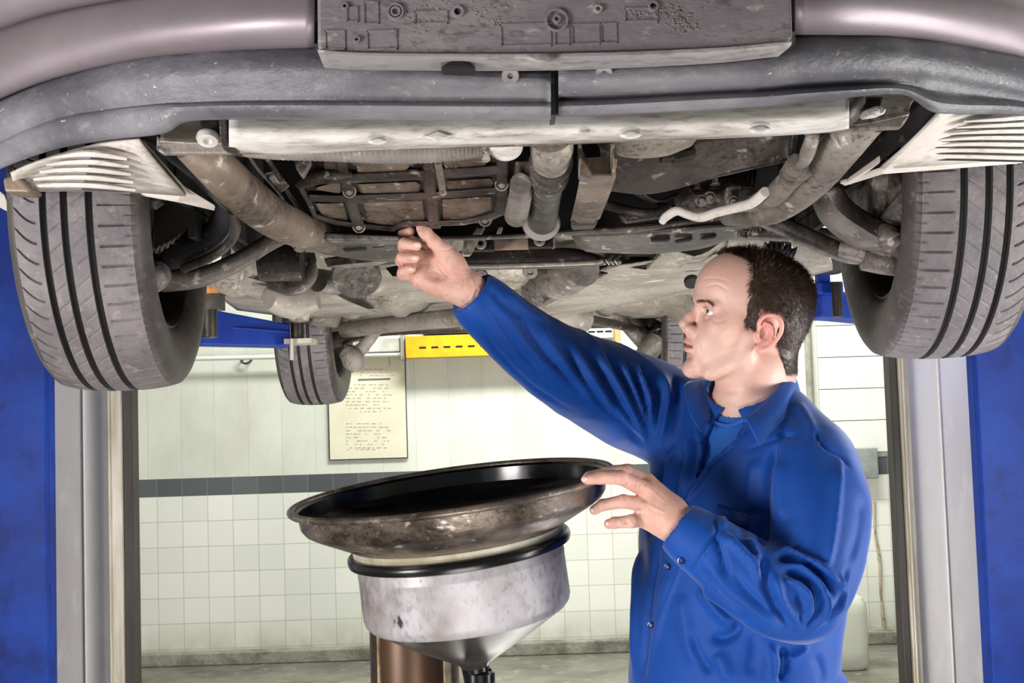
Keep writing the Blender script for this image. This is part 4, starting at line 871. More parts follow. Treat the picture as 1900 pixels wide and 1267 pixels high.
def wheel(loc, yaw, flip, front=True, camber=0):
    tm, m, dd = make_tyre(loc, yaw, flip, camber)
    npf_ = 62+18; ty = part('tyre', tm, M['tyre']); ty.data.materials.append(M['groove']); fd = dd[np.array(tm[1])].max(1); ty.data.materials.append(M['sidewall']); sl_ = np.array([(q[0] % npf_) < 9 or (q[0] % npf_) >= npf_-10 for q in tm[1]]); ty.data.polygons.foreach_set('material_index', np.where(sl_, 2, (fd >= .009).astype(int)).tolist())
    ty.data.set_sharp_from_angle(angle=R(42))
    mm = m @ Matrix.Rotation(R(90*flip), 4, 'Y')
    bm = NB(); lathe(bm, [(.203, .071), (.207, .082), (.2, .086), (.193, .078), (.188, .05), (.178, -.02), (.176, -.07), (.06, -.075), (.0, -.075)], 64, mm)
    lathe(bm, [(.203, .071), (.2, -.1)], 64, mm); part('rim', bm, M['rim'], ty)
    bm = NB(); lathe(bm, [(0, .0), (.05, .0), (.055, -.02), (.12, -.022), (.125, -.018), (.125, .012), (.12, .016), (.04, .02), (.035, .05), (0, .05)] if front else [(0, .03), (.09, .03), (.1, .02), (.1, -.05), (0, -.05)], 48, mm)
    if front:
        lathe(bm, [(.128, -.03), (.135, -.025), (.137, .03), (.13, .032), (.11, .034)], 48, mm)
    part('brake_disc', bm, M['dustdark'], ty)
    return ty
zl = P(190, 727, 2.2).z+RT; zr = P(1705, 667, 2.2).z+RT
print('wheel z', zl, zr)
WL = Vector((-.70, 2.2, zl)); WR = Vector((.757, 2.2, zr))
wheel(WL, R(4), 1, camber=R(0)); wheel(WR, R(-3.5), -1)
zrl = P(580, 752, 4.77).z+RT; wheel(Vector((-.765, 4.77, zrl)), R(-1), 1, False); wheel(Vector((.665, 4.77, zrl-.005)), R(-1), -1, False)
# arches' dark housing above the wheels
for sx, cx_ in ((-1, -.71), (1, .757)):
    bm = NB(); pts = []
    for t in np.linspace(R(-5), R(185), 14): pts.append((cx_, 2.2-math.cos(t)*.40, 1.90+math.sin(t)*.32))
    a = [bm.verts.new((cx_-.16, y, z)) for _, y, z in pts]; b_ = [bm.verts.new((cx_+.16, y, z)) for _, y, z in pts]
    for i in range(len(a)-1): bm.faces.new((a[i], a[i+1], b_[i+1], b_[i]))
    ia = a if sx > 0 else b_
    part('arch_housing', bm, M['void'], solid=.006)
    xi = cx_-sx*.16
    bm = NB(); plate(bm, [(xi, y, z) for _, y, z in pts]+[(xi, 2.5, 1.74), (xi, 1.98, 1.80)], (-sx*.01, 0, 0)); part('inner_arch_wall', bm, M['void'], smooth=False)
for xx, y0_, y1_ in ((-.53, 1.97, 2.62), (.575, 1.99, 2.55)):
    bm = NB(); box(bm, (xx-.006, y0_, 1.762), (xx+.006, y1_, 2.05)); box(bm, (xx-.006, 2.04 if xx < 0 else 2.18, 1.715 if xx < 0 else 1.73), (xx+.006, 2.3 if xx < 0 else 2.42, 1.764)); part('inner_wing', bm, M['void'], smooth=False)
# --- control arms, tie rods, driveshafts ---------------------------------------
def tb(name, pts, rad, m='arms', seg=18, n=6, flat=1, **k):
    bm = NB(); tube(bm, PP(pts), rad, seg, n, flat=flat); return part(name, bm, M[m], **k)
# left
tb('control_arm', [(545, 432, 2.22), (500, 450, 2.22), (440, 486, 2.2), (380, 512, 2.2), (330, 520, 2.2), (285, 520, 2.2)], [.016, .019, .021, .022, .024, .026], flat=.8)
tb('control_arm', [(424, 372, 2.02), (420, 405, 2.06), (398, 440, 2.1), (350, 466, 2.14), (290, 488, 2.2)], [.018, .024, .026, .024, .02], m='blackpl', label='black front control arm')
tb('stabiliser_bar', [(432, 392, 1.98), (438, 425, 2.02), (424, 452, 2.06), (392, 476, 2.08), (340, 498, 2.12)], [.008]*5, m='dustdark')
tb('ball_joint', [(300, 505, 2.16), (282, 516, 2.14), (272, 540, 2.12)], [.022, .028, .016])
# coil teeth of the spring plate seen in the dark arch
bm = NB()
for i in range(9):
    t = i/8; x = 285+t*80; y = 462-t*56+10*math.sin(t*3); tube(bm, PP([(x-4, y+8, 2.14), (x, y-4, 2.13), (x+5, y+6, 2.15)]), [.003, .002, .003], 6, 2)
part('spring_plate', bm, M['dust'])
tb('spring_seat', [(290, 470, 2.17), (330, 458, 2.16), (372, 420, 2.16)], [.012, .01, .01], m='dustdark')
bm = NB(); tube(bm, PP([(272, 362, 2.05), (288, 372, 2.05), (290, 362, 2.05)]), [.014, .016, .012], 14, 4); part('strut_foot', bm, M['dustdark'])
# right
tb('control_arm', [(1395, 402, 2.2), (1450, 418, 2.2), (1510, 446, 2.18), (1570, 470, 2.16), (1620, 474, 2.14), (1665, 480, 2.12)], [.015, .019, .020, .020, .021, .022], flat=.85)
bm = NB(); patch(bm, [PP([(1508, 352, 1.98), (1528, 402, 2.02), (1560, 432, 2.06), (1600, 452, 2.06), (1652, 458, 2.06)]), PP([(1528, 350, 1.95), (1552, 388, 1.98), (1590, 418, 2.01), (1620, 436, 2.01), (1660, 450, 2.03)]), PP([(1552, 342, 1.98), (1568, 374, 2.02), (1604, 402, 2.06), (1650, 418, 2.06), (1662, 434, 2.08)])], 5, 3); part('control_arm', bm, M['arms'], solid=.02, label='pressed front control arm')
tb('ball_joint', [(1640, 428, 2.02), (1652, 444, 2.0), (1655, 456, 2.02)], [.014, .020, .014])
tb('tie_rod', [(1560, 460, 2.12), (1612, 468, 2.1), (1668, 468, 2.08)], [.016, .018, .012])
tb('steering_knuckle', [(1600, 480, 2.1), (1640, 484, 2.1), (1668, 492, 2.1)], [.02, .024, .02])
bm = NB(); p = P(1636, 366, 2.13); mm = axis_mtx(p+Vector((-.04, 0, 0)), p+Vector((.1, 0, 0)))
lathe(bm, [(0, 0), (.06, .0), (.088, .0), (.095, .004), (.095, .018), (.09, .02), (.09, .026), (.095, .028), (.095, .04), (.1, .042), (.1, .075), (0, .075)], 48, mm); part('brake_drum', bm, M['dust'])
bm = NB(); tube(bm, PP([(1630, 322, 2.0), (1640, 334, 1.98), (1668, 322, 2.0)]), [.014, .022, .014], 14, 5); part('strut_foot', bm, M['dust'])
bm = NB(); plate(bm, PP([(1676, 350, 2.02), (1690, 345, 2.02), (1692, 420, 2.02), (1660, 418, 2.02), (1630, 405, 2.04)]), (0, .012, 0)); part('caliper_bracket', bm, M['arms'], smooth=False, bevel=.003)
tb('driveshaft', [(1120, 452, 2.5), (1300, 430, 2.4), (1580, 440, 2.3)], [.014, .014, .016], m='dustdark')

# --- floor pan, sills, exhaust and underbody --------------------------------
zb = 1.765
def Z(px, py, z=zb): return PZ(px, py, z)
# main floor pan with pressed beads (grid displaced)
def floor_pan():
    nx, ny = 120, 150; xs2 = np.linspace(-.74, .70, nx); ys2 = np.linspace(2.72, 5.35, ny)
    X, Y = np.meshgrid(xs2, ys2, indexing='ij'); Zg = np.full_like(X, 1.80)
    def bump(cx_, cy_, wx, wy, h, e=.03):
        global _; a = 1/(1+np.exp((np.abs(X-cx_)-wx)/e*4)); b = 1/(1+np.exp((np.abs(Y-cy_)-wy)/e*4)); return h*a*b
    Zg += bump(-.03, 4, .12, 1.6, .10)          # tunnel up
    for cx_ in (-.55, -.38, .32, .48): Zg += bump(cx_, 3.7, .025, .55, -.014, .015)
    Zg += bump(-.42, 3.35, .2, .16, -.03); Zg += bump(.38, 3.2, .22, .2, -.03); Zg += bump(.3, 4.3, .3, .3, -.05, .05); Zg += bump(-.45, 4.1, .16, .22, -.03)
    Zg += bump(-.68, 4, .045, 1.4, -.05, .012); Zg += bump(.63, 4, .045, 1.4, -.05, .012)   # sills
    Zg += bump(0, 2.95, .7, .05, -.035, .02); Zg += bump(0, 3.85, .7, .04, -.03, .02)
    V = np.stack([X, Y, Zg], -1).reshape(-1, 3); F = [(i*ny+j, (i+1)*ny+j, (i+1)*ny+j+1, i*ny+j+1) for i in range(nx-1) for j in range(ny-1)]
    part('floor_pan', (V, F), M['floorpan'], solid=.01, label='pale floor pan')
floor_pan()
# undertrays seen right and left of the middle
ib([[(1004, 565, 3.4), (1100, 508, 2.95), (1150, 492, 2.8), (1280, 488, 2.75), (1330, 470, 2.6)], [(1010, 580, 3.7), (1110, 540, 3.2), (1180, 520, 3.0), (1290, 505, 2.9), (1345, 490, 2.8)], [(1030, 592, 4.1), (1140, 568, 3.7), (1220, 552, 3.5), (1320, 530, 3.3), (1380, 520, 3.2)]], 'undertray', M['floorpan'], label='pale dusty undertray')
ib([[(1120, 500, 2.72), (1210, 490, 2.72), (1300, 484, 2.72), (1350, 452, 2.55)], [(1150, 492, 2.62), (1220, 482, 2.62), (1300, 472, 2.6), (1350, 440, 2.5)]], 'undertray_lip', M['alu'])
ib([[(380, 520, 3.0), (440, 512, 2.9), (520, 530, 3.05), (600, 528, 3.0)], [(400, 545, 3.3), (470, 550, 3.35), (540, 565, 3.5), (640, 556, 3.4)], [(440, 575, 3.9), (520, 585, 3.95), (600, 590, 4.0), (700, 580, 3.9)]], 'undertray', M['floorpan'], label='pale dusty undertray')
# pale edge strips
bm = NB()
for pts, Y in ((((1004, 562), (1060, 530), (1106, 508), (1130, 507), (1118, 516), (1050, 552), (1012, 572)), 2.9),):
    plate(bm, PP(pts, Y), (0, .02, .005))
plate(bm, PP([(1200, 500, 2.68), (1230, 466, 2.55), (1262, 468, 2.55), (1290, 476, 2.6), (1262, 498, 2.68)]), (0, .03, .01)); part('tray_bracket', bm, M['alu'], smooth=False, bevel=.004)
bm = NB(); plate(bm, PP([(1170, 476), (1205, 476), (1200, 500), (1160, 494)], 2.72), (0, .01, 0)); p = P(1284, 526, 2.86); cyl(bm, p, p+Vector((0, .01, .01)), .018, 14); plate(bm, PP([(715, 497), (745, 490), (745, 512), (728, 512)], 2.7), (0, .01, 0)); plate(bm, PP([(1156, 482), (1206, 480), (1200, 493), (1150, 494)], 2.7), (0, .01, 0)); part('dark_opening', bm, M['void'], smooth=False)
# exhaust front and catalyst on the left
tb('catalyst', [(482, 488, 2.5), (520, 486, 2.5), (562, 486, 2.5)], [.038, .04, .038], m='dustdark', seg=28)
tb('exhaust_pipe', [(500, 520, 2.55), (545, 528, 2.55), (572, 512, 2.55), (578, 490, 2.55), (574, 468, 2.55)], [.020, .024, .018, .012, .010], m='dust', seg=20)
tb('silencer', [(498, 552, 3.0), (540, 560, 3.05), (590, 552, 3.05)], [.03, .042, .03], m='floorpan', seg=28)
tb('exhaust_pipe', [(590, 520, 2.7), (620, 524, 2.75), (660, 512, 2.8), (700, 500, 2.8)], [.026, .028, .026, .024], m='dust', seg=20)
tb('exhaust_pipe', [(640, 612, 4.55), (740, 600, 4.3), (840, 590, 4.1), (930, 582, 3.9), (1040, 588, 3.9), (1085, 590, 3.95)], [.03, .03, .032, .034, .045, .045], m='floorpan', seg=20)
tb('exhaust_pipe', [(1085, 592, 3.95), (1110, 596, 4.1), (1160, 606, 4.4), (1200, 616, 4.7)], [.018, .016, .016, .016], m='dustdark', seg=14)
bm = NB(); plate(bm, PP([(600, 480, 2.5), (640, 474, 2.5), (740, 478, 2.5), (760, 490, 2.5), (700, 492, 2.52), (640, 498, 2.52), (608, 496, 2.5)]), (0, .06, .01)); part('bracket', bm, M['dust'], smooth=False, bevel=.003)
bm = NB(); p = P(660, 500, 2.62); lathe(bm, [(0, 0), (.05, .0), (.055, .01), (.05, .03), (0, .035)], 28, axis_mtx(p+Vector((0, 0, -.02)), p+Vector((0, .1, .06)))); part('flex_joint', bm, M['dust'])
# gearbox bell housing in the middle
bm = NB(); p = P(938, 505, 2.95); lathe(bm, [(0, -.03), (.05, -.028), (.085, -.012), (.095, 0), (.1, .02), (.1, .09), (0, .09)], 36, axis_mtx(p, p+Vector((0, .25, 1)))); part('gearbox_housing', bm, M['alu'], label='pale cast gearbox housing')
bm = NB(); p = P(984, 502, 2.84); lathe(bm, [(.007, 0), (.007, .02), (.016, .02), (.018, .01), (.018, 0)], 20, axis_mtx(p, p+Vector((0, -1, -.3)))); p = P(892, 512, 2.84); lathe(bm, [(.007, 0), (.007, .02), (.016, .02), (.018, .01), (.018, 0)], 20, axis_mtx(p, p+Vector((0, -1, -.3)))); part('housing_lug', bm, M['alu'])
tb('propshaft_tunnel_pipe', [(1000, 540, 3.0), (1040, 516, 2.9), (1080, 496, 2.8)], [.05, .05, .045], m='dust', seg=24)
# driver side inner parts behind the man's head
bm = NB(); tube(bm, PP([(1436, 440, 2.5), (1440, 470, 2.5), (1442, 490, 2.5)]), [.03, .034, .03], 20, 4); part('air_duct', bm, M['guard'])
bm = NB(); tube(bm, PP([(1420, 462, 2.45), (1436, 460, 2.45), (1452, 462, 2.45), (1474, 470, 2.45)]), [.012, .012, .012, .012], 12, 6, ribs=(5, .2)); part('rubber_boot', bm, M['blackpl'])
ib([[(1352, 440, 2.5), (1374, 436, 2.5), (1410, 430, 2.5), (1500, 450, 2.5)], [(1348, 470, 2.6), (1380, 478, 2.6), (1430, 480, 2.6), (1540, 480, 2.6)], [(1352, 500, 2.8), (1380, 510, 2.8), (1460, 520, 2.9), (1545, 500, 2.9)]], 'inner_wing_panel', M['floorpan'])
# rear suspension
tb('rear_axle_beam', [(600, 640, 4.75), (690, 612, 4.7), (950, 602, 4.65), (1170, 596, 4.7), (1240, 620, 4.75)], [.03, .028, .028, .028, .03], m='dustdark')
tb('trailing_arm', [(706, 606, 4.5), (682, 634, 4.5), (656, 664, 4.5)], [.018, .022, .026], m='floorpan')
tb('arm_bush', [(640, 652, 4.48), (655, 668, 4.47), (664, 684, 4.48)], [.026, .042, .026], m='floorpan')
tb('trailing_arm', [(1146, 586, 4.5), (1170, 612, 4.5), (1196, 640, 4.5)], [.022, .024, .026], m='dust')
tb('arm_bush', [(1188, 662, 4.46), (1206, 646, 4.46), (1214, 628, 4.48)], [.026, .042, .03], m='dust')
for sx in (0, 1):
    bm = NB(); base = P(660 if not sx else 1228, 640, 4.7); pts = [base+Vector((math.cos(t)*.045, math.sin(t)*.045, -.02+t*.0075)) for t in np.linspace(0, 8*math.pi, 60)]
    tube(bm, pts, .007, 8, 1); part('coil_spring', bm, M['dustdark'])
# ================================================================ implicit sculpting tools
class Field:
    def __init__(s, lo, hi, h):
        s.lo = np.array(lo, float); s.h = h
        s.n = np.ceil((np.array(hi)-s.lo)/h).astype(int)+1
        s.ax = [s.lo[i]+np.arange(s.n[i])*h for i in range(3)]
        s.D = np.full(tuple(s.n), 1e3, np.float32)
    def _box(s, lo, hi):
        sl = []
        for i in range(3):
            a = int(max(0, math.floor((lo[i]-s.lo[i])/s.h))); b = int(min(s.n[i], math.ceil((hi[i]-s.lo[i])/s.h)+1))
            if b <= a: return None
            sl.append(slice(a, b))
        return tuple(sl)
    def _grid(s, sl):
        return (s.ax[0][sl[0]][:, None, None].astype(np.float32), s.ax[1][sl[1]][None, :, None].astype(np.float32), s.ax[2][sl[2]][None, None, :].astype(np.float32))
    def op(s, fn, lo, hi, k, mode):
        m = k+3*s.h; sl = s._box(np.array(lo)-m, np.array(hi)+m)
        if sl is None: return
        d = fn(*s._grid(sl)); a = s.D[sl]
        if mode == 'add':
            if k <= 0: s.D[sl] = np.minimum(a, d); return
            h = np.clip(.5+.5*(a-d)/k, 0, 1); s.D[sl] = np.where(a > 900, d, a*(1-h)+d*h-k*h*(1-h))
        else:
            d = -d
            if k <= 0: s.D[sl] = np.maximum(a, d); return
            h = np.clip(.5-.5*(a-d)/k, 0, 1); s.D[sl] = a*(1-h)+d*h+k*h*(1-h)
    def cap(s, p, q, r1, r2=None, k=0., mode='add'):
        p = np.array(tuple(p), float); q = np.array(tuple(q), float); r2 = r1 if r2 is None else r2; R_ = max(r1, r2)
        ab = q-p; L2 = max(ab@ab, 1e-12)
        def fn(x, y, z):
            t = np.clip(((x-p[0])*ab[0]+(y-p[1])*ab[1]+(z-p[2])*ab[2])/L2, 0, 1)
            return np.sqrt((x-p[0]-t*ab[0])**2+(y-p[1]-t*ab[1])**2+(z-p[2]-t*ab[2])**2)-(r1+(r2-r1)*t)
        s.op(fn, np.minimum(p, q)-R_, np.maximum(p, q)+R_, k, mode)
    def chain(s, pts, rs, k=0., mode='add', n=1):
        if n > 1:
            c_ = cr([tuple(p)+(r,) for p, r in zip(pts, rs)], n); pts = [q[:3] for q in c_]; rs = [q[3] for q in c_]
        for i in range(len(pts)-1): s.cap(pts[i], pts[i+1], rs[i], rs[i+1], k, mode)
    def ell(s, ctr, rad, k=0., rot=None, mode='add'):
        ctr = np.array(tuple(ctr), float); rad = np.array(rad, float); Rm = np.eye(3) if rot is None else np.array(rot)
        def fn(x, y, z):
            X, Y, Z = x-ctr[0], y-ctr[1], z-ctr[2]
            u = (X*Rm[0, 0]+Y*Rm[1, 0]+Z*Rm[2, 0]); v = (X*Rm[0, 1]+Y*Rm[1, 1]+Z*Rm[2, 1]); w_ = (X*Rm[0, 2]+Y*Rm[1, 2]+Z*Rm[2, 2])
            k0 = np.sqrt((u/rad[0])**2+(v/rad[1])**2+(w_/rad[2])**2); k1 = np.sqrt((u/rad[0]**2)**2+(v/rad[1]**2)**2+(w_/rad[2]**2)**2)
            return k0*(k0-1)/np.maximum(k1, 1e-9)
        m = np.sqrt((Rm**2)@(rad**2)); s.op(fn, ctr-m, ctr+m, k, mode)
    def mesh(s):
        D = s.D; ins = D < 0; nx, ny, nz = D.shape
        cnt = np.zeros((nx-1, ny-1, nz-1), np.uint8)
        for dx in (0, 1):
            for dy in (0, 1):
                for dz in (0, 1): cnt += ins[dx:nx-1+dx, dy:ny-1+dy, dz:nz-1+dz]
        act = (cnt > 0) & (cnt < 8); I = np.argwhere(act); idx = -np.ones(act.shape, np.int64); idx[act] = np.arange(len(I))
        acc = np.zeros((len(I), 3)); num = np.zeros(len(I))
        for ax in range(3):
            for b in (0, 1):
                for c_ in (0, 1):
                    o = [0, 0, 0]; oth = [i for i in range(3) if i != ax]; o[oth[0]] = b; o[oth[1]] = c_
                    p = I+np.array(o); q = p.copy(); q[:, ax] += 1
                    a = D[p[:, 0], p[:, 1], p[:, 2]].astype(float); e = D[q[:, 0], q[:, 1], q[:, 2]].astype(float)
                    m = (a < 0) != (e < 0); t = np.zeros(len(a)); t[m] = a[m]/(a[m]-e[m])
                    w_ = p.astype(float); w_[:, ax] += t; acc[m] += w_[m]; num[m] += 1
        V = s.lo+acc/num[:, None]*s.h; F = []
        for ax in range(3):
            sl1 = [slice(None)]*3; sl2 = [slice(None)]*3; sl1[ax] = slice(0, -1); sl2[ax] = slice(1, None)
            a = ins[tuple(sl1)]; b = ins[tuple(sl2)]; E_ = np.argwhere(a != b); oth = [i for i in range(3) if i != ax]
            ok = (E_[:, oth[0]] > 0) & (E_[:, oth[1]] > 0) & (E_[:, oth[0]] < D.shape[oth[0]]-1) & (E_[:, oth[1]] < D.shape[oth[1]]-1); E_ = E_[ok]
            def g(du, dv):
                r_ = E_.copy(); r_[:, oth[0]] -= du; r_[:, oth[1]] -= dv; return idx[r_[:, 0], r_[:, 1], r_[:, 2]]
            q = np.stack([g(1, 1), g(0, 1), g(0, 0), g(1, 0)], 1); fl = a[E_[:, 0], E_[:, 1], E_[:, 2]]
            if ax == 1: fl = ~fl
            q[~fl] = q[~fl][:, ::-1]; F.append(q)
        return V, np.concatenate(F)
def vnormals(V, F):
    a, b, c_, d = V[F[:, 0]], V[F[:, 1]], V[F[:, 2]], V[F[:, 3]]; n = np.cross(c_-a, d-b); N = np.zeros_like(V)
    for i in range(4): np.add.at(N, F[:, i], n)
    return N/np.maximum(np.linalg.norm(N, axis=1), 1e-12)[:, None]
def laplace(V, F, it=2, lam=.5):
    deg = np.zeros(len(V)); 
    E_ = np.concatenate([F[:, [0, 1]], F[:, [1, 2]], F[:, [2, 3]], F[:, [3, 0]]]); np.add.at(deg, E_[:, 0], 1); np.add.at(deg, E_[:, 1], 1)
    for _ in range(it):
        S_ = np.zeros_like(V); np.add.at(S_, E_[:, 0], V[E_[:, 1]]); np.add.at(S_, E_[:, 1], V[E_[:, 0]]); V = V+lam*(S_/deg[:, None]-V)
    return V
def seg_dist(px, py, pts):
    best = np.full(len(px), 1e9); T = np.zeros(len(px)); L = 0; pts = cr(pts, 5); seg = [math.hypot(b[0]-a[0], b[1]-a[1]) for a, b in zip(pts, pts[1:])]; tot = sum(seg); sgn = np.zeros(len(px))
    for (a, b, l) in zip(pts, pts[1:], seg):
        ab = (b[0]-a[0], b[1]-a[1]); t = np.clip(((px-a[0])*ab[0]+(py-a[1])*ab[1])/max(l*l, 1e-9), 0, 1)
        dx = px-a[0]-t*ab[0]; dy = py-a[1]-t*ab[1]; d = np.hypot(dx, dy); m = d < best
        best[m] = d[m]; T[m] = (L+t[m]*l)/tot; sgn[m] = np.sign(ab[0]*dy[m]-ab[1]*dx[m]); L += l
    return best, T, sgn
def sculpt(V, F, strokes, yr=None):
    """strokes: (points px, width px, height m [, one sided +-1])"""
    N = vnormals(V, F); px, py = pix(V); view = V-np.array(CAM); view /= np.linalg.norm(view, axis=1)[:, None]
    face = np.clip(-(N*view).sum(1)*3+.35, 0, 1); D = np.zeros(len(V))
    for st in strokes:
        pts, w_, hgt = st[:3]; xs_ = [p[0] for p in pts]; ys_ = [p[1] for p in pts]
        m = (px > min(xs_)-3.2*w_) & (px < max(xs_)+3.2*w_) & (py > min(ys_)-3.2*w_) & (py < max(ys_)+3.2*w_) & (face > 0)
        if len(st) > 4: m &= (V[:, 1] > st[4][0]) & (V[:, 1] < st[4][1])
        if not m.any(): continue
        d, t, sg = seg_dist(px[m], py[m], pts); pr = np.exp(-(d/w_)**2)
        if len(st) > 3 and st[3]: # sharp step on one side
            pr = np.where(sg*st[3] > 0, np.exp(-(d/w_)**2), np.exp(-(d/(w_*.3))**2))
        tp = np.clip(np.minimum(t, 1-t)*4+.15, 0, 1); tp = tp*tp*(3-2*tp)
        D[m] += hgt*pr*tp*face[m]
    return V+N*D[:, None]
def vnoise(V, s, seed=0):
    rg = np.random.RandomState(seed); o = np.zeros(len(V))
    for i in range(7):
        k = rg.normal(size=3); k /= np.linalg.norm(k); o += np.sin(V@k*s*rg.uniform(.6, 1.6)+rg.uniform(0, 6.28))
    return o/7
# ================================================================ the mechanic
M['skin'] = mat('skin', c(222, 184, 170), .45, col2=c(214, 166, 152), scale=14, lo=.35, hi=.7, col3=c(228, 186, 172), scale3=40, sss=.12, bump=.05, bscale=260)
M['shirt'] = mat('blue_cotton', c(0, 70, 158), .62, col2=c(0, 62, 146), scale=8, sheen=.25, bump=.03, bscale=500, spec=.3)
M['tshirt'] = mat('light_blue_jersey', c(36, 112, 200), .8, col2=c(32, 96, 194), scale=20, sheen=.3)
M['hair'] = mat('dark_brown_hair', c(50, 36, 30), .42, col2=c(84, 62, 50), scale=60, lo=.45, hi=.7, spec=.5)
M['button'] = mat('dark_blue_button', c(18, 34, 96), .2, coat=.5)
M['nail'] = mat('fingernail', c(238, 200, 190), .45)
M['brow'] = mat('brown_brow_hair', c(104, 76, 62), .6)
M['lips'] = mat('lips', c(212, 152, 142), .4)
M['trousers'] = mat('blue_work_trousers', c(14, 60, 150), .7, sheen=.2)
M['shoe'] = mat('black_leather', c(22, 20, 20), .35)
M['eyewhite'] = mat('eye_white', c(236, 232, 230), .1, coat=.6)
M['iris'] = mat('iris_grey', c(70, 84, 92), .1, coat=.8)
M['pupil'] = mat('pupil', c(8, 8, 8), .05)
M['teeth'] = mat('teeth', c(226, 220, 208), .25)
MAN = empty('person', (.395, 2.175, 0), 'man in a blue work shirt reaching up under the car, one hand on the funnel', 'person')
# ---- head, in millimetres: x forward, y his left, z up, origin between the ears
YAW = R(9); HP = R(9.5)
Fw = Vector((-math.cos(YAW), -math.sin(YAW), 0)); Lw = Vector((math.sin(YAW), -math.cos(YAW), 0)); Uw = Vector((0, 0, 1))
HR = R(-11); HF = Fw*math.cos(HP)+Uw*math.sin(HP); U2_ = -Fw*math.sin(HP)+Uw*math.cos(HP)
HL = Lw*math.cos(HR)+U2_*math.sin(HR); HU = -Lw*math.sin(HR)+U2_*math.cos(HR)
HM = Matrix((HF, HL, HU)).transposed()
HS = .00101
HO = Vector((.408, 2.12, 1.538))
HMn = np.array(HM)
def h2w(V): return (np.asarray(V, float)@HMn.T)*HS+np.array(HO)
def w2h(p): return HM.transposed() @ (Vector(p)-HO)/HS
def build_head():
    f = Field((-118, -98, -185), (132, 98, 146), 1.7)
    f.ell((-3, 0, 54), (101, 75, 80)); f.ell((40, 0, 62), (55, 56, 56), 25); f.ell((-20, 0, 20), (74, 68, 60), 25)
    f.ell((38, 0, 2), (54, 59, 78), 14); f.ell((46, 0, -58), (44, 46, 38), 22); f.ell((84, 0, -83), (17, 21, 16), 16)
    for s in (1, -1):
        f.ell((54, s*45, -4), (28, 18, 22), 28); f.cap((14, s*54, -40), (62, s*36, -82), 12, 12, 18)
        f.cap((12, s*60, -10), (14, s*54, -52), 10, 10, 16)
    # neck towards the collar
    n0 = w2h(P(1398, 690, 2.12)); n1 = w2h(P(1388, 745, 2.14)); n2 = w2h(P(1376, 815, 2.15))
    f.cap(n0, n1, 55, 59, 14); f.cap(n1, n2, 59, 66, 14)
    f.cap(w2h(P(1440, 640, 2.12)), w2h(P(1432, 790, 2.15)), 34, 40, 22)      # nape muscle
    f.ell((96-6, 0, 37), (10, 20, 8), 10)
    for s in (1, -1): f.cap((89, s*12, 37), (77, s*46, 33), 8, 7, 10)
    # nose
    f.cap((88, 0, 27), (104, 0, 4), 7, 8, 8); f.cap((104, 0, 4), (110, 0, -6), 8, 9.5, 7); f.ell((111, 0, -9), (10, 10.5, 8.5), 5)
    for s in (1, -1): f.ell((103, s*12.5, -15), (11, 6.5, 8), 5); f.ell((108, s*6.2, -21.5), (6, 3.2, 4.5), 2, mode='sub')
    f.cap((110, 0, -19), (100, 0, -23), 3.5, 4, 4)
    # muzzle and mouth
    f.ell((76, 0, -38), (22, 32, 26), 20)
    f.chain([(87, -24, -42), (97, -13, -38.5), (101.5, -4, -36.5), (101.5, 0, -37.2), (101.5, 4, -36.5), (97, 13, -38.5), (87, 24, -42)], [1.8, 3.2, 3.8, 3.6, 3.8, 3.2, 1.8], 4, n=2)
    f.chain([(87, -22, -45), (95.5, -12, -49.5), (99.5, 0, -51), (95.5, 12, -49.5), (87, 22, -45)], [1.8, 3.8, 4.6, 3.8, 1.8], 4, n=2)
    f.ell((101, 0, -43.6), (14, 20, 2.2), 1.5, mode='sub'); f.ell((97, 0, -62), (7, 16, 4), 8, mode='sub')
    f.cap((108, 0, -28), (106, 0, -33), 1.6, 1.6, 3, mode='sub')
    # eyes
    for s in (1, -1):
        f.ell((91, s*32, 19), (13, 18, 11), 9, mode='sub'); f.ell((74, s*32.5, 19.5), (14.2, 15, 14.2), 4)
        f.ell((86, s*36, 19.8), (15, 13.8, 5.3), 1.6, mode='sub')
        f.chain([(85, s*19, 22), (88, s*31, 27.5), (79, s*46, 22)], [1.8, 2.6, 2.2], 2.5, n=2)      # upper lid fold
        f.chain([(84, s*21, 13), (85, s*33, 10.5), (77, s*45, 14)], [1.2, 1.6, 1.4], 3, n=2)
    # ears
    for s in (1, -1):
        Y = lambda v: s*v
        f.ell((-8, Y(73), 2), (17, 8, 27), 6); 
        f.ell((-5, Y(84), 2), (14, 7, 22), 3, mode='sub')
        f.chain([(7, Y(76), 4), (10, Y(79), 18), (3, Y(82), 30), (-11, Y(85), 33), (-23, Y(88), 26), (-27, Y(88), 10), (-22, Y(85), -7), (-13, Y(81), -20), (-3, Y(78), -27)], [2.6, 3.2, 3.4, 3.6, 3.8, 3.6, 3.4, 4, 5], 2, n=3)
        f.ell((0, Y(77), -25), (8, 4.5, 9), 4); f.ell((8, Y(77), -2), (5, 4.5, 6.5), 3)
        f.chain([(0, Y(80), 19), (-12, Y(82), 14), (-16, Y(82), 2), (-12, Y(80), -10), (-4, Y(78), -16)], [2.4, 2.8, 3, 3, 3], 2.5, n=2)
        f.ell((-1, Y(78), 1), (6.5, 7, 9), 3, mode='sub')
    V, F = f.mesh(); V = laplace(V, F, 2, .4); return V, F
HV, HFc = build_head()
def face_x(y, z):
    m = (np.abs(HV[:, 1]-y) < 2.2) & (np.abs(HV[:, 2]-z) < 2.2) & (HV[:, 0] > 40); return float(HV[m, 0].max()) if m.any() else 80.
HWc = h2w(HV)
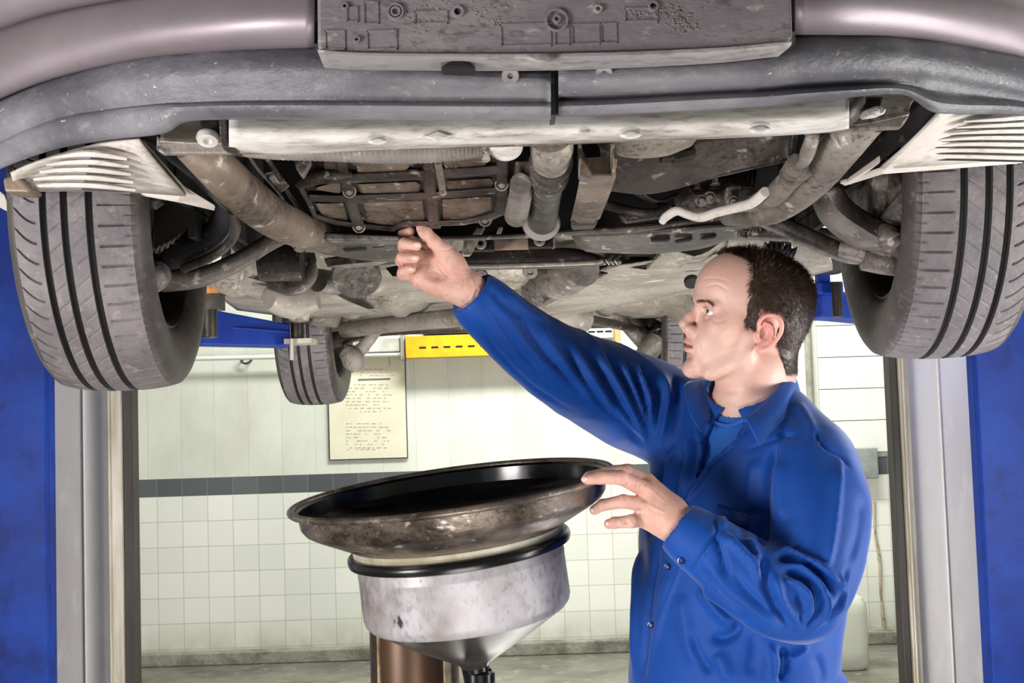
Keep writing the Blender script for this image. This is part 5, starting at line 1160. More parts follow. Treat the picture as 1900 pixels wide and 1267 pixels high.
HWc = sculpt(HWc, HFc, [([(1306, 533), (1330, 528), (1352, 540)], 2.2, -.0009), ([(1300, 519), (1330, 516), (1356, 526)], 2, -.0006), ([(1287, 622), (1296, 640), (1302, 658)], 3, -.001), ([(1320, 592), (1332, 598), (1348, 592)], 3, -.0008),
    ([(1352, 566), (1362, 560), (1366, 552)], 1.6, -.0005), ([(1290, 672), (1300, 680), (1305, 690)], 4, -.0008), ([(1302, 712), (1340, 726), (1380, 722)], 6, -.0015), ([(1340, 740), (1370, 752), (1400, 744)], 3, -.0009)])
# ---- hands -------------------------------------------------------------------
def hand_field(lo, hi, h=.0016): return Field(lo, hi, h)
def fingers(f, chains, k=.004, kroot=.006):
    for pts, rs in chains:
        g = Field(f.lo, f.lo+(f.n-1.5)*f.h, f.h); g.n = f.n.copy(); g.ax = f.ax; g.D = np.full(tuple(f.n), 1e3, np.float32); p = [P(*q) for q in pts]
        g.chain(p, rs, .0015)
        for q, r_ in list(zip(p, rs))[1:-1]: g.ell(q, (r_*1.06,)*3, .002)
        a = f.D; b = g.D; kk = k; hh = np.clip(.5+.5*(a-b)/kk, 0, 1); near = (a < 500) & (b < 500)
        f.D = np.where(near, a*(1-hh)+b*hh-kk*hh*(1-hh), np.minimum(a, b)).astype(np.float32)
YH = 2.13
# raised right hand: palm towards the camera, fingers curled, thumb pinching the index fingertip
def hand_up():
    a, b = P(700, 600, YH), P(960, 390, YH)
    f = hand_field((a.x, YH-.09, a.z-.0), (b.x+.0, YH+.06, b.z))
    w0 = [(905, 556, YH+.012), (868, 536, YH+.006)]
    f.chain([P(914, 578, YH+.022), P(895, 556, YH+.01), P(868, 533, YH+.004)], [.024, .026, .027], .01)
    # palm: metacarpals
    f.cap(P(868, 530, YH), P(806, 476, YH), .024, .0155, .016); f.cap(P(866, 535, YH), P(795, 488, YH), .024, .016, .016)
    f.cap(P(864, 540, YH), P(786, 503, YH), .022, .016, .016); f.cap(P(860, 544, YH+.002), P(780, 520, YH+.002), .020, .0155, .016)
    f.ell(P(836, 488, YH-.016), (.030, .016, .024), .014, rot=Matrix.Rotation(R(38), 3, 'Y')); f.ell(P(818, 532, YH-.008), (.036, .014, .016), .014, rot=Matrix.Rotation(R(22), 3, 'Y'))
    f.ell(P(806, 502, YH-.026), (.022, .010, .016), .008, rot=Matrix.Rotation(R(22), 3, 'Y'), mode='sub')
    fingers(f, [
        ([(800, 468, YH+.006), (762, 448, YH+.004), (748, 434, YH-.006), (762, 429, YH-.020)], [.0112, .0100, .0088, .0076]),
        ([(793, 478, YH+.0), (750, 458, YH-.012), (750, 452, YH-.034), (773, 456, YH-.044)], [.0115, .0110, .0100, .0085]),
        ([(784, 494, YH), (745, 484, YH-.014), (746, 478, YH-.036), (770, 479, YH-.044)], [.0112, .0106, .0096, .0083]),
        ([(776, 513, YH), (747, 508, YH-.014), (748, 502, YH-.032), (764, 499, YH-.040)], [.0104, .0096, .0088, .0074]),
    ])
    f.chain([P(846, 496, YH-.008), P(822, 464, YH-.024), P(803, 447, YH-.034), P(788, 430, YH-.038), P(781, 422, YH-.036)], [.017, .0135, .0108, .0102, .0085], .008)
    V, F = f.mesh(); V = laplace(V, F, 2, .4)
    V = sculpt(V, F, [([(803, 468), (812, 490), (824, 508), (838, 516)], 1.8, -.0016), ([(795, 476), (796, 494), (790, 512), (780, 528)], 1.6, -.0012), ([(812, 462), (828, 464), (842, 459)], 1.3, -.0009), ([(846, 540), (858, 528), (862, 512)], 1.8, -.0012), ([(872, 560), (880, 536), (872, 512)], 3, .0015), ([(884, 552), (892, 532)], 2.5, .0012),
        ([(793, 446), (800, 437)], 1.2, -.0007), ([(788, 505), (806, 503), (822, 512)], 2, -.0008)])
    return V, F
YL2 = 1.945
def hand_low():
    a, b = P(1060, 1030, YL2), P(1300, 840, YL2)
    f = hand_field((a.x, YL2-.095, a.z), (b.x, YL2+.085, b.z))
    f.chain([P(1290, 995, YL2+.0), P(1262, 975, YL2+.0), P(1242, 958, YL2)], [.031, .0285, .029], .01)
    f.cap(P(1243, 945, YL2+.012), P(1200, 893, YL2+.016), .022, .014, .014); f.cap(P(1243, 950, YL2+.004), P(1202, 911, YL2), .023, .0155, .014)
    f.cap(P(1240, 965, YL2), P(1196, 937, YL2-.002), .023, .0155, .014); f.cap(P(1238, 975, YL2+.004), P(1193, 962, YL2+.002), .021, .0145, .014)
    fingers(f, [
        ([(1200, 892, YL2+.014), (1160, 874, YL2+.0), (1122, 878, YL2-.030), (1092, 884, YL2-.042)], [.0122, .0102, .0092, .0080]),
        ([(1202, 911, YL2-.002), (1152, 886, YL2-.034), (1112, 886, YL2-.050), (1089, 889, YL2-.056)], [.0128, .0112, .0100, .0086]),
        ([(1196, 936, YL2-.004), (1157, 930, YL2-.020), (1118, 937, YL2-.010), (1103, 946, YL2-.0)], [.0124, .0105, .0092, .0080]),
        ([(1192, 963, YL2), (1172, 967, YL2-.012), (1140, 970, YL2-.006), (1130, 972, YL2-.0)], [.0125, .0102, .0090, .0080])])
    f.chain([P(1236, 935, YL2+.02), P(1200, 905, YL2+.04), P(1165, 876, YL2+.05), P(1140, 874, YL2+.05)], [.016, .014, .0115, .010], .01)
    V, F = f.mesh(); V = laplace(V, F, 2, .4)
    V = sculpt(V, F, [([(1143, 880), (1150, 889), (1146, 896)], 1.6, -.0006), ([(1158, 880), (1163, 890)], 1.5, -.0006), ([(1195, 900), (1204, 912), (1200, 920)], 5, .0016), ([(1188, 930), (1198, 940)], 5, .0012), ([(1204, 905), (1232, 930)], 2.2, .0010), ([(1200, 935), (1236, 952)], 2.2, .0009),
        ([(1190, 925), (1204, 930)], 3, -.0014), ([(1186, 952), (1200, 952)], 3, -.0014), ([(1150, 924), (1156, 934)], 1.4, -.0006), ([(1160, 923), (1165, 933)], 1.4, -.0006), ([(1172, 960), (1176, 972)], 1.6, -.0007), ([(1187, 956), (1200, 975), (1210, 990)], 2.5, -.0006)])
    return V, F
# ---- body under the clothes (rough, hidden) joined with head and hands into one mesh
SH_R = P(1262, 772, 2.30); SH_L = P(1512, 878, 2.02)
ARM_R = [SH_R, P(1120, 712, 2.27), P(1000, 640, 2.22), P(930, 578, 2.16), P(895, 552, YH+.01)]
ARM_L = [SH_L, P(1530, 980, 1.99), P(1505, 1105, 1.95), P(1400, 1080, 1.93), P(1280, 988, YL2)]
def body_core():
    f = Field((-.1, 1.78, .02), (.72, 2.52, 1.66), .011)
    Rm = Matrix.Rotation(R(-42), 3, 'Z')
    f.ell(P(1385, 950, 2.18), (.155, .095, .22), .03, rot=Rm); f.ell(P(1362, 1180, 2.17), (.15, .11, .24), .05, rot=Rm)
    f.cap(SH_R, SH_L, .05, .055, .05); f.cap(P(1385, 760, 2.15), P(1385, 860, 2.16), .055, .07, .04)
    f.chain([P(1245, 775, 2.29), P(1150, 733, 2.27), P(1060, 690, 2.24), P(980, 638, 2.20), P(915, 582, 2.16), P(880, 548, YH+.006)], [.05, .045, .038, .03, .025, .024], .02); f.chain(ARM_L, [.042, .042, .036, .034, .025], .02)
    for s in (-1, 1):
        hx = .395+s*.065; hy = 2.175-s*.065
        f.chain([(hx, hy, .90), (hx+s*.03, hy-s*.04, .50), (hx+s*.05, hy-s*.06, .10)], [.085, .055, .038], .03); f.cap((hx+s*.05, hy-s*.06, .05), (hx+s*.05-.09, hy-s*.06-.09, .045), .034, .03, .02)
    return f.mesh()
BV, BF = body_core(); AV, AF = hand_up(); CV, CF = hand_low()
VV = []; FF = []; o_ = 0
for v, f_ in ((HWc, HFc), (BV, BF), (AV, AF), (CV, CF)): VV.append(v); FF.append(f_+o_); o_ += len(v)
BODY = part_man = obj('body', (np.concatenate(VV), np.concatenate(FF)), M['skin'], MAN)
def mpart(name, bm, m, parent=MAN, **k): return obj(name, bm, m, parent, **k)
# lips: coloured by a second material slot on the lip faces
BODY.data.materials.append(M['lips'])
M['earred'] = mat('flushed_skin', c(224, 168, 156), .45, sss=.1, col2=c(220, 152, 142), scale=20)
BODY.data.materials.append(M['earred'])
M['grimy'] = mat('grimy_hand_skin', c(220, 176, 160), .48, col2=c(206, 150, 136), scale=26, lo=.4, hi=.7, col3=c(128, 96, 86), scale3=55, lo3=.6, hi3=.76, sss=.1, bump=.1, bscale=220)
BODY.data.materials.append(M['grimy'])
fc = HV[HFc].mean(1); x, y, z = fc[:, 0], fc[:, 1], fc[:, 2]
up_ = (z > -41.5+.0) & (z < -33.5+np.abs(y)*-.28+1.5) ; lo_ = (z <= -41.5) & (z > -56+np.abs(y)*.45)
lip = (np.abs(y) < 22) & (up_ | lo_) & (x > 97-(np.abs(y)/22)**2*11)
ear = (np.abs(y) > 74.5) & (x < 14) & (x > -34) & (z < 42) & (z > -36)
mi = np.zeros(len(BODY.data.polygons), int); mi[:len(HFc)][lip] = 1; mi[:len(HFc)][ear] = 2; mi[len(HFc)+len(BF):] = 3; BODY.data.polygons.foreach_set('material_index', mi.tolist())
# eyes
def hsphere(ctr, r, name, m, sc=(1, 1, 1)):
    bm = NB(); bmesh.ops.create_uvsphere(bm, u_segments=24, v_segments=16, radius=1)
    for v in bm.verts:
        q = Vector((ctr[0]+v.co.x*r*sc[0], ctr[1]+v.co.y*r*sc[1], ctr[2]+v.co.z*r*sc[2])); v.co = HM @ q*HS+HO
    return mpart(name, bm, m)
gz = Vector((.83, .05, .42)).normalized(); gz = Vector((.97, .0, .22)).normalized()
for s in (1, -1):
    e = hsphere((73.5, s*32.5, 19.5), 13.2, 'eye', M['eyewhite'])
    def disc(rad, off, name, m):
        bm = NB(); g = Vector((gz.x, gz.y+.06*s, gz.z)).normalized(); cc = Vector((73.5, s*32.5, 19.5)); a = g.to_track_quat('Z', 'Y').to_matrix()
        vs = []
        th = math.asin(rad/13.2)
        rows = [[cc+a @ Vector((math.sin(t)*math.cos(p), math.sin(t)*math.sin(p), math.cos(t)))*(13.2+off) for p in np.linspace(0, 2*math.pi, 25)[:-1]] for t in np.linspace(.01, th, 5)]
        V_ = [[bm.verts.new(HM @ q*HS+HO) for q in r_] for r_ in rows]
        for A_, B_ in zip(V_, V_[1:]):
            for k in range(24): bm.faces.new((A_[k], A_[(k+1) % 24], B_[(k+1) % 24], B_[k]))
        bm.faces.new(V_[0]); return obj(name, bm, m, e)
    disc(6, .25, 'iris', M['iris']); disc(2.6, .4, 'pupil', M['pupil'])
bm = NB()
for k in range(-5, 6):
    yy = k*3.1; xx = 96.5-abs(k)**1.7*.35; 
    vs = box(bm, (xx-3, yy-1.45, -42.6), (xx, yy+1.45, -38))
for v in bm.verts: v.co = HM @ v.co*HS+HO
mpart('teeth', bm, M['teeth'], bevel=.0004)
# hair -----------------------------------------------------------------------
def hairmask(p):
    x, y, z = p[:, 0], np.abs(p[:, 1]), p[:, 2]
    xf = np.where(y > 50, 31, 31+34*(1-(np.clip(y, 0, 50)/50)**2)); xf = np.where(z < 85, 33-(z > 40)*0, xf)+2*np.sin(y*.35+z*.2)
    zl = np.where(x > 10, 4, np.where(x > -27, 34, np.maximum(-64, -4+(x+27)*1.75)))
    m = np.clip((xf-x)/5, 0, 1)*np.clip((z-zl)/5, 0, 1)
    m = np.where((x < 14) & (x > -30) & (z < 40) & (y > 72), 0, m); return m
hm = hairmask(HV); HN = vnormals(HV, HFc)
cov = hm[HFc].min(1) > .45; Fh = HFc[cov]; used, inv = np.unique(Fh, return_inverse=True); Fh = inv.reshape(-1, 4)
capV = HV[used]+HN[used]*(hm[used]*3.2-.8+.5*vnoise(HV[used], .5, 4))[:, None]
rg = np.random.RandomState(11)
fsel = HFc[hm[HFc].mean(1) > .12]; fm = hm[fsel].mean(1); nst = 22000
pick = rg.choice(len(fsel), nst, p=None); a = rg.rand(nst, 1); b = rg.rand(nst, 1); q = fsel[pick]
pos = (HV[q[:, 0]]*(1-a)+HV[q[:, 1]]*a)*(1-b)+(HV[q[:, 3]]*(1-a)+HV[q[:, 2]]*a)*b; nr = HN[q[:, 0]]
keep = rg.rand(nst) < fm[pick]*1.2; pos, nr = pos[keep], nr[keep]; n_ = len(pos)
topw = np.clip((pos[:, 2]-60)/40, 0, 1)[:, None]; frontw = (np.clip((pos[:, 0]-6)/22, 0, 1)*np.clip((pos[:, 2]-25)/35, 0, 1))[:, None]
flow = np.array([[-.55, 0, -.75]])*(1-topw)+np.array([[-.6, 0, -.1]])*topw*(1-frontw)+np.array([[.75, .25, .1]])*frontw+rg.normal(0, .22, (n_, 3))
flow = flow-(flow*nr).sum(1)[:, None]*nr; lowf = np.clip((pos[:, 2]+60)/120, .3, 1)[:, None]
L_ = (5+9*lowf*rg.uniform(.6, 1.2, (n_, 1)))
d = flow*1.0+nr*(.38+.15*topw); d /= np.linalg.norm(d, axis=1)[:, None]; side = np.cross(d, nr); side /= np.maximum(np.linalg.norm(side, axis=1)[:, None], 1e-6)
w_ = .34; p0 = pos+nr*.5; p1 = p0+d*L_*.55+nr*.3; d2 = d-nr*.25; p2 = p0+d*L_*.55+d2*L_*.5
SV = np.stack([p0-side*w_, p0+side*w_, p1+side*w_*.9, p1-side*w_*.9, p2+side*.05, p2-side*.05], 1).reshape(-1, 3)
base = np.arange(n_)*6; SF = np.concatenate([np.stack([base, base+1, base+2, base+3], 1), np.stack([base+3, base+2, base+4, base+5], 1)])
allV = h2w(np.concatenate([capV, SV])); allF = np.concatenate([Fh, SF+len(capV)]); mpart('hair', (allV, allF), M['hair'], label='short dark brown hair')
# eyebrows
def strands(pts, n, L0, dirs, name, wid=.3, jit=2.2):
    c_ = np.array(cr([(face_x(p_[1], p_[2])+.3,)+tuple(p_[1:]) for p_ in cr(pts, 4)], 4)); rg2 = np.random.RandomState(5); SV_ = []; SF_ = []
    for i in range(n):
        t = rg2.rand()*(len(c_)-1.01); j = int(t); p = c_[j]+(c_[j+1]-c_[j])*(t-j)+np.array([0, rg2.normal(0, .8), rg2.normal(0, jit*.5)])
        dd = np.array(dirs)+rg2.normal(0, .2, 3); dd /= np.linalg.norm(dd); sd = np.cross(dd, [1, 0, 0]); sd /= np.linalg.norm(sd); q = p+dd*L0*rg2.uniform(.6, 1.1); k = len(SV_)
        SV_ += [p-sd*wid, p+sd*wid, q+sd*.05, q-sd*.05]; SF_.append((k, k+1, k+2, k+3))
    mpart(name, (h2w(SV_), np.array(SF_)), M['brow'] if name == 'eyebrow' else M['hair'])
for s in (1, -1):
    strands([(96.5, s*12, 32.5), (95, s*26, 36), (87.5, s*40, 37), (77, s*52, 31)], 240, 8, (-.35, s*.85, .05), 'eyebrow', .2, 2.6)
    strands([(89.0, s*22, 23), (88.6, s*32, 25.8), (82, s*43, 22.5)], 50, 5, (.7, s*.2, .5), 'eyelash', .22, .4)
# ---- shirt ---------------------------------------------------------------------
def shirt():
    f = Field((-.13, 1.74, .76), (.72, 2.50, 1.70), .0048)
    Rm = Matrix.Rotation(R(-42), 3, 'Z')
    f.ell(P(1388, 960, 2.18), (.188, .125, .235), .0, rot=Rm); f.ell(P(1358, 1190, 2.17), (.19, .145, .30), .09, rot=Rm)
    f.ell(P(1356, 1330, 2.17), (.182, .14, .2), .05, rot=Rm)
    f.cap(P(1290, 800, 2.26), P(1500, 872, 2.05), .068, .07, .06); f.cap(P(1385, 790, 2.17), P(1385, 840, 2.17), .09, .1, .05)
    f.cap(P(1290, 770, 2.24), P(1350, 770, 2.19), .05, .05, .05); f.cap(P(1440, 790, 2.12), P(1500, 850, 2.06), .055, .06, .05)
    # raised sleeve
    f.chain([P(1245, 775, 2.29), P(1150, 733, 2.27), P(1060, 690, 2.24), P(980, 638, 2.20), P(915, 582, 2.16), P(868, 538, YH+.006)], [.086, .078, .066, .054, .043, .036], .035, n=2)
    # lowered sleeve
    f.chain([P(1500, 885, 2.03), P(1518, 945, 2.0), P(1512, 1045, 1.965), P(1484, 1116, 1.94)], [.072, .074, .066, .060], .03, n=2)
    f.chain([P(1484, 1116, 1.94), P(1430, 1098, 1.93), P(1366, 1052, 1.93), P(1310, 1014, 1.935), P(1254, 974, 1.945)], [.060, .060, .053, .045, .038], .02, n=2)
    # open ends and neck
    d = (P(868, 538, YH+.006)-P(915, 582, 2.16)).normalized(); e = P(872, 542, YH+.007); f.cap(e+d*.004, e+d*.12, .031, .04, .003, 'sub')
    u1 = d.orthogonal().normalized(); f.cap(e+d*.045, e+d*.1, .062, .07, .003, 'sub')
    d = (P(1254, 974, 1.945)-P(1310, 1014, 1.935)).normalized(); e = P(1256, 975, 1.945); f.cap(e-d*.01, e+d*.1, .031, .036, .003, 'sub'); f.cap(e+d*.047, e+d*.12, .06, .06, .003, 'sub')
    f.cap(P(1392, 690, 2.13), P(1384, 778, 2.15), .072, .063, .008, 'sub')
    return f
sf = shirt()
# v-neck opening carved with the front line of the chest
def surf_of(V): 
    px, py = pix(V)
    def g(x, y, r=5, ymin=0):
        m = (np.abs(px-x) < r) & (np.abs(py-y) < r) & (V[:, 1] > ymin)
        return float(V[m, 1].min()) if m.any() else 2.1
    return g
V0, F0 = sf.mesh(); g0 = surf_of(V0)
for (x, y, r_) in ((1352, 782, .030), (1340, 798, .030), (1328, 815, .026), (1318, 833, .020), (1310, 850, .014), (1304, 866, .009), (1299, 880, .005)):
    sf.cap(P(x, y, g0(x, y)-.02), P(x, y, g0(x, y)+.022), r_, r_*.6, .006, 'sub')
SVt, SFt = sf.mesh(); SVt = laplace(SVt, SFt, 2, .4)
NEAR = (1.6, 2.03)
ST = [ # raised sleeve folds
    ([(1189, 682), (1214, 722), (1218, 760), (1212, 812)], 6, -.010), ([(1176, 676), (1198, 720), (1210, 770), (1210, 826)], 5, .008), ([(1164, 673), (1186, 718), (1202, 775), (1208, 831)], 5, -.010),
    ([(1147, 668), (1172, 712), (1196, 772), (1204, 822)], 5, .007), ([(1128, 662), (1160, 708), (1190, 771), (1203, 818)], 5, -.009), ([(1108, 655), (1146, 712), (1178, 772), (1198, 812)], 6, .007),
    ([(1088, 650), (1123, 706), (1164, 768), (1194, 806)], 6, -.008), ([(1064, 640), (1100, 700), (1145, 765), (1185, 800)], 7, .006), ([(1040, 630), (1076, 696), (1130, 764), (1176, 796)], 6, -.006),
    ([(1000, 600), (1030, 650), (1070, 700), (1120, 755)], 8, .005), ([(960, 570), (990, 630), (1040, 690), (1090, 735)], 7, -.005), ([(920, 560), (960, 620), (1010, 675), (1060, 715)], 6, .004),
    ([(900, 556), (925, 600), (960, 650), (1010, 700)], 5, -.0045), ([(880, 590), (920, 650), (985, 716), (1060, 762)], 3, -.003), ([(906, 532), (930, 560), (972, 590)], 5, -.004), ([(940, 540), (975, 572), (1020, 598)], 5, .003),
    ([(1225, 690), (1240, 730), (1236, 780), (1225, 830)], 7, .007), ([(1250, 695), (1258, 740), (1250, 800), (1235, 850)], 6, -.008), ([(1130, 740), (1160, 790), (1195, 828)], 5, -.005),
    # torso, opened front and left edge folds
    ([(1216, 840), (1200, 930), (1186, 1040), (1178, 1160), (1176, 1266)], 5, .007), ([(1232, 846), (1216, 930), (1204, 1000)], 6, -.009), ([(1248, 840), (1240, 890), (1224, 960)], 5, .007), ([(1264, 830), (1256, 880), (1240, 945)], 6, -.009),
    ([(1282, 810), (1276, 860), (1262, 910)], 5, .006), ([(1294, 800), (1290, 845), (1280, 890)], 4, -.006), ([(1224, 1010), (1206, 1090), (1196, 1180), (1192, 1266)], 6, -.007), ([(1245, 1060), (1226, 1130), (1214, 1200)], 8, .003),
    ([(1296, 745), (1296, 790), (1300, 830), (1292, 868)], 4, .007),
    # left front edge running from the collar down
    ([(1392, 800), (1362, 830), (1330, 856), (1306, 886), (1286, 912), (1268, 940)], 7, .008, 1), ([(1380, 798), (1350, 828), (1318, 856), (1296, 886), (1276, 915), (1260, 940)], 4, -.009),
    ([(1270, 1030), (1254, 1080), (1228, 1150), (1206, 1230)], 3, .0025, 1),
    # armhole, shoulder seams and yoke
    ([(1448, 818), (1430, 850), (1420, 900), (1416, 960), (1420, 1020)], 7, -.012), ([(1404, 850), (1396, 900), (1398, 950)], 10, .006), ([(1450, 850), (1446, 900), (1448, 970)], 12, .005),
    ([(1504, 792), (1518, 812), (1534, 832), (1560, 846), (1580, 870)], 2.5, -.004), ([(1380, 838), (1420, 822), (1470, 806), (1510, 800)], 2.5, -.0025), ([(1478, 745), (1500, 780), (1512, 812)], 8, .004), ([(1440, 800), (1470, 812), (1500, 812)], 5, -.0035),
    # pressed sleeve crease
    ([(1562, 850), (1556, 920), (1548, 990), (1536, 1060)], 14, .007, 1), ([(1600, 920), (1596, 980), (1576, 1050)], 8, -.004),
    # elbow folds
    ([(1430, 1022), (1480, 1030), (1530, 1056), (1562, 1090)], 5, .010, 0, NEAR), ([(1440, 1034), (1490, 1044), (1532, 1074), (1548, 1110)], 4.5, -.010, 0, NEAR), ([(1448, 1046), (1494, 1058), (1524, 1088), (1534, 1130), (1510, 1166)], 4.5, .009, 0, NEAR),
    ([(1450, 1058), (1490, 1072), (1514, 1100), (1518, 1140), (1494, 1172)], 4.5, -.010, 0, NEAR), ([(1452, 1072), (1484, 1086), (1502, 1112), (1502, 1150)], 4.5, .008, 0, NEAR), ([(1480, 1100), (1492, 1130), (1486, 1160)], 4, -.007, 0, NEAR),
    ([(1560, 1066), (1566, 1100), (1552, 1140)], 6, .007, 0, NEAR), ([(1575, 1050), (1560, 1110), (1530, 1160)], 4, -.005, 0, NEAR),
    # forearm folds
    ([(1326, 986), (1340, 1030), (1352, 1070)], 5, -.007, 0, NEAR), ([(1340, 990), (1372, 1020), (1400, 1048), (1410, 1080)], 6, .009, 0, NEAR), ([(1384, 1000), (1402, 1024), (1408, 1052)], 4, .008, 0, NEAR), ([(1412, 1024), (1420, 1070), (1436, 1120), (1470, 1170)], 7, -.010, 0, NEAR),
    ([(1440, 1060), (1450, 1110), (1474, 1150)], 6, .006, 0, NEAR), ([(1300, 1052), (1336, 1104), (1378, 1138)], 3, -.005, 0, NEAR), ([(1312, 1040), (1350, 1090), (1400, 1130), (1450, 1172)], 8, .005, 0, NEAR), ([(1360, 1060), (1390, 1100), (1430, 1140)], 6, -.004, 0, NEAR),
    # cuff
    ([(1334, 980), (1316, 1012), (1298, 1040), (1282, 1066)], 3, -.0045, 0, NEAR), ([(1326, 974), (1308, 1006), (1290, 1034), (1276, 1058)], 4, .003, 0, NEAR),
    # belly
    ([(1300, 1090), (1340, 1140), (1364, 1160)], 10, .010), ([(1362, 1150), (1368, 1168), (1346, 1184), (1318, 1182)], 8, -.009), ([(1284, 1170), (1296, 1210), (1320, 1252)], 8, -.006), ([(1262, 1100), (1276, 1170), (1300, 1240)], 14, .006),
    ([(1430, 1196), (1440, 1226), (1436, 1262)], 7, .012), ([(1452, 1200), (1456, 1228), (1450, 1266)], 6, -.012), ([(1500, 1200), (1474, 1218), (1450, 1222)], 6, .009), ([(1515, 1215), (1524, 1240), (1530, 1266)], 8, -.004), ([(1330, 1210), (1345, 1240), (1350, 1266)], 12, .005), ([(1395, 1170), (1400, 1210), (1390, 1255)], 12, -.004),
    # pocket
    ([(1326, 934), (1356, 946), (1384, 953), (1412, 955)], 2.4, -.004), ([(1327, 938), (1328, 965), (1330, 990)], 2.2, -.0025), ([(1411, 957), (1410, 985), (1406, 1010)], 2.2, -.003), ([(1330, 944), (1342, 958), (1340, 985)], 6, .004), ([(1370, 960), (1380, 980), (1375, 1000)], 9, -.003),
]
ST = [(q[0], q[1], q[2]*1.5)+tuple(q[3:]) for q in ST]
SVt = sculpt(SVt, SFt, ST); SVt = laplace(SVt, SFt, 1, .25)
nn = vnormals(SVt, SFt); rdg = np.clip(1-np.abs(vnoise(SVt+.03*vnoise(SVt, 12, 8)[:, None], 34, 9))*3.2, 0, 1)**1.5
SVt = SVt+nn*((rdg-.3)*.0030*np.clip(.5+vnoise(SVt, 9, 12)*2, 0, 1))[:, None]
SVt = SVt+nn*(vnoise(SVt, 28, 3)*.0022+vnoise(SVt, 70, 5)*.0008)[:, None]
mpart('shirt', (SVt, SFt), M['shirt'], label='blue long-sleeved work shirt')
g1 = surf_of(SVt)
# t-shirt under it
def tee():
    f = Field((.1, 1.95, 1.1), (.6, 2.4, 1.5), .004); Rm = Matrix.Rotation(R(-42), 3, 'Z')
    f.ell(P(1388, 960, 2.18), (.172, .109, .222), .0, rot=Rm); f.cap(P(1290, 800, 2.26), P(1500, 872, 2.05), .055, .055, .06); f.cap(P(1384, 795, 2.165), P(1385, 840, 2.17), .078, .085, .05)
    f.cap(P(1392, 690, 2.13), P(1384, 772, 2.15), .074, .064, .004, 'sub'); 
    V, F = f.mesh(); V = laplace(V, F, 2, .4)
    return sculpt(V, F, [([(1314, 772), (1330, 786), (1352, 790)], 2, -.002), ([(1310, 800), (1316, 830)], 4, .002)]), F
TV, TF = tee(); gt_ = surf_of(TV)
bm = NB(); tube(bm, [P(x, y, gt_(x, y+5, 5)-.001) for x, y in ((1300, 758), (1310, 772), (1326, 783), (1346, 789), (1366, 787), (1382, 778))], .0028, 8, 4); mpart('neckband', bm, M['tshirt'])
mpart('t_shirt', (TV, TF), M['tshirt'], label='lighter blue t-shirt under the open collar')
# collar leaves
def leaf(rows, name='collar'):
    bm = NB(); patch(bm, [PP(r_) for r_ in rows], 6, 4); return mpart(name, bm, M['shirt'], solid=.0025)
leaf([[(1478, 720, 2.20), (1468, 690, 2.14), (1446, 716, 2.075), (1412, 752, 2.03), (1384, 776, 2.005)], [(1486, 735, 2.20), (1476, 708, 2.125), (1456, 740, 2.055), (1424, 774, 2.01), (1396, 800, 1.99)], [(1490, 756, 2.20), (1480, 742, 2.12), (1462, 768, 2.05), (1432, 800, 2.005), (1411, 828, 1.985)]])
leaf([[(1462, 700, 2.19), (1456, 700, 2.13), (1436, 726, 2.085), (1404, 762, 2.045), (1382, 782, 2.02)], [(1480, 724, 2.19), (1470, 694, 2.13), (1446, 718, 2.072), (1412, 752, 2.028), (1384, 776, 2.004)]])
leaf([[(1300, 706, 2.20), (1314, 720, 2.16), (1316, 750, 2.12), (1318, 775, 2.09)], [(1280, 708, 2.19), (1290, 728, 2.145), (1296, 755, 2.105), (1306, 790, 2.08)], [(1268, 716, 2.18), (1272, 740, 2.14), (1280, 768, 2.10), (1300, 802, 2.075)]])
# placket of the right front panel
def drape(poly_rows, name, off=.0022, th=.0012):
    bm = NB(); patch(bm, [[P(x, y, g1(x, y, 5, 2.03)-off) for x, y in r_] for r_ in poly_rows], 3, 3); return mpart(name, bm, M['shirt'], solid=th)
drape([[(1327, 935), (1356, 946), (1384, 953), (1411, 957)], [(1328, 955), (1356, 966), (1384, 974), (1410, 978)], [(1330, 975), (1356, 986), (1382, 994), (1408, 998)], [(1332, 990), (1356, 1003), (1380, 1011), (1406, 1014)]], 'chest_pocket')
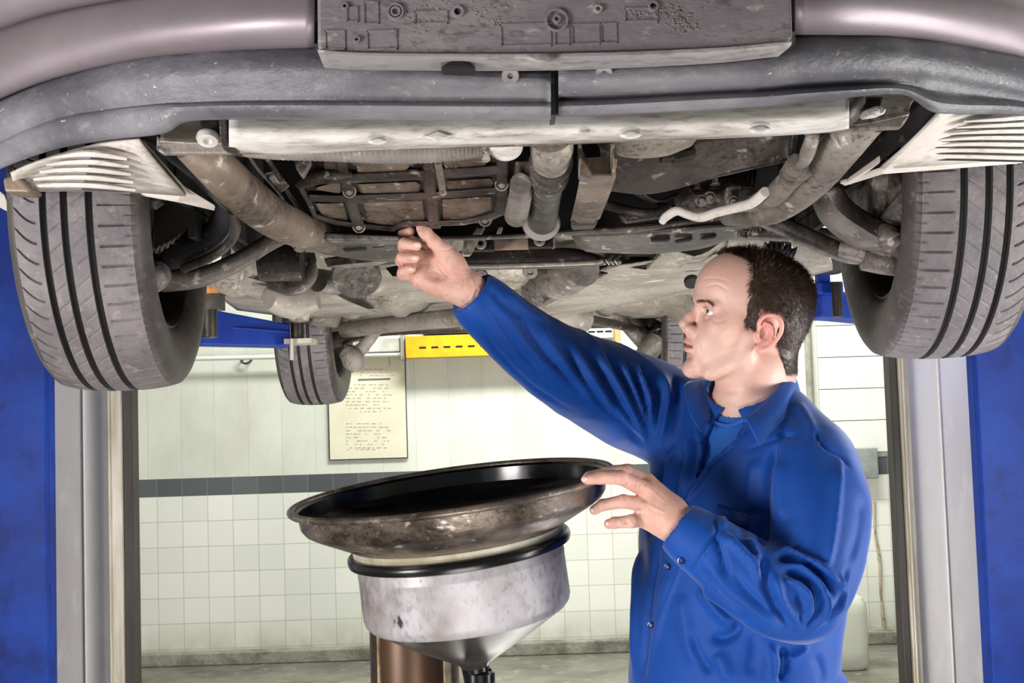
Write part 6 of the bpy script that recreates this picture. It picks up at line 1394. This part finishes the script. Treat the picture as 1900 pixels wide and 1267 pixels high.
# buttons
for x, y in ((1238, 1052), (1207, 1160), (1264, 1040), (1270, 938)):
    bm = NB(); Y = g1(x, y, 4)-.0015; p = P(x, y, Y); lathe(bm, [(0, .001), (.0028, .001), (.004, .0022), (.0052, .002), (.0056, 0), (.0056, -.002)], 20, axis_mtx(p, p+Vector((-.45, -1, .0))))
    for a, b in ((-1, -1), (1, 1), (-1, 1), (1, -1)): pass
    mpart('button', bm, M['button'])
# nails
def nail(px, py, Y, rx, ry, ang):
    bm = NB(); bmesh.ops.create_uvsphere(bm, u_segments=16, v_segments=10, radius=1)
    k = Y/FPX; m = Matrix.Translation(P(px, py, Y)) @ Matrix.Rotation(R(ang), 4, 'Y') @ Matrix.Diagonal((rx*k, .0022, ry*k, 1)); bmesh.ops.transform(bm, matrix=m, verts=bm.verts)
    obj('fingernail', bm, M['nail'], BODY)
for q in ((774, 454, YH-.0518, 6.5, 5, 18), (770, 478, YH-.0515, 6, 4.6, 10), (763, 499, YH-.0468, 5, 3.6, 14), (1084, 889, YL2-.064, 6, 5, -18), (1100, 946, YL2-.0080, 5, 4.5, -35), (1128, 971, YL2-.0080, 4, 4.5, -10)): nail(*q)
# trousers and shoes (below the picture)
def trousers():
    f = Field((.0, 1.8, .0), (.72, 2.55, 1.02), .01)
    f.ell((.395, 2.175, .90), (.155, .12, .12), .03, rot=Matrix.Rotation(R(-42), 3, 'Z'))
    for s in (-1, 1):
        hx = .395+s*.065; hy = 2.175-s*.065
        f.chain([(hx, hy, .90), (hx+s*.03, hy-s*.04, .50), (hx+s*.05, hy-s*.06, .09)], [.095, .078, .07], .03)
    return f.mesh()
mpart('trousers', trousers(), M['trousers'])
for s in (-1, 1):
    hx = .395+s*.115; hy = 2.175-s*.125; f = Field((hx-.3, hy-.3, -.01), (hx+.15, hy+.15, .16), .006)
    f.cap((hx, hy, .05), (hx, hy, .11), .045, .045, .0); f.cap((hx+.02, hy+.02, .04), (hx-.13, hy-.12, .035), .042, .04, .03)
    V_, F_ = f.mesh(); V_[:, 2] = np.maximum(V_[:, 2], 0.001); mpart('shoe', (V_, F_), M['shoe'])
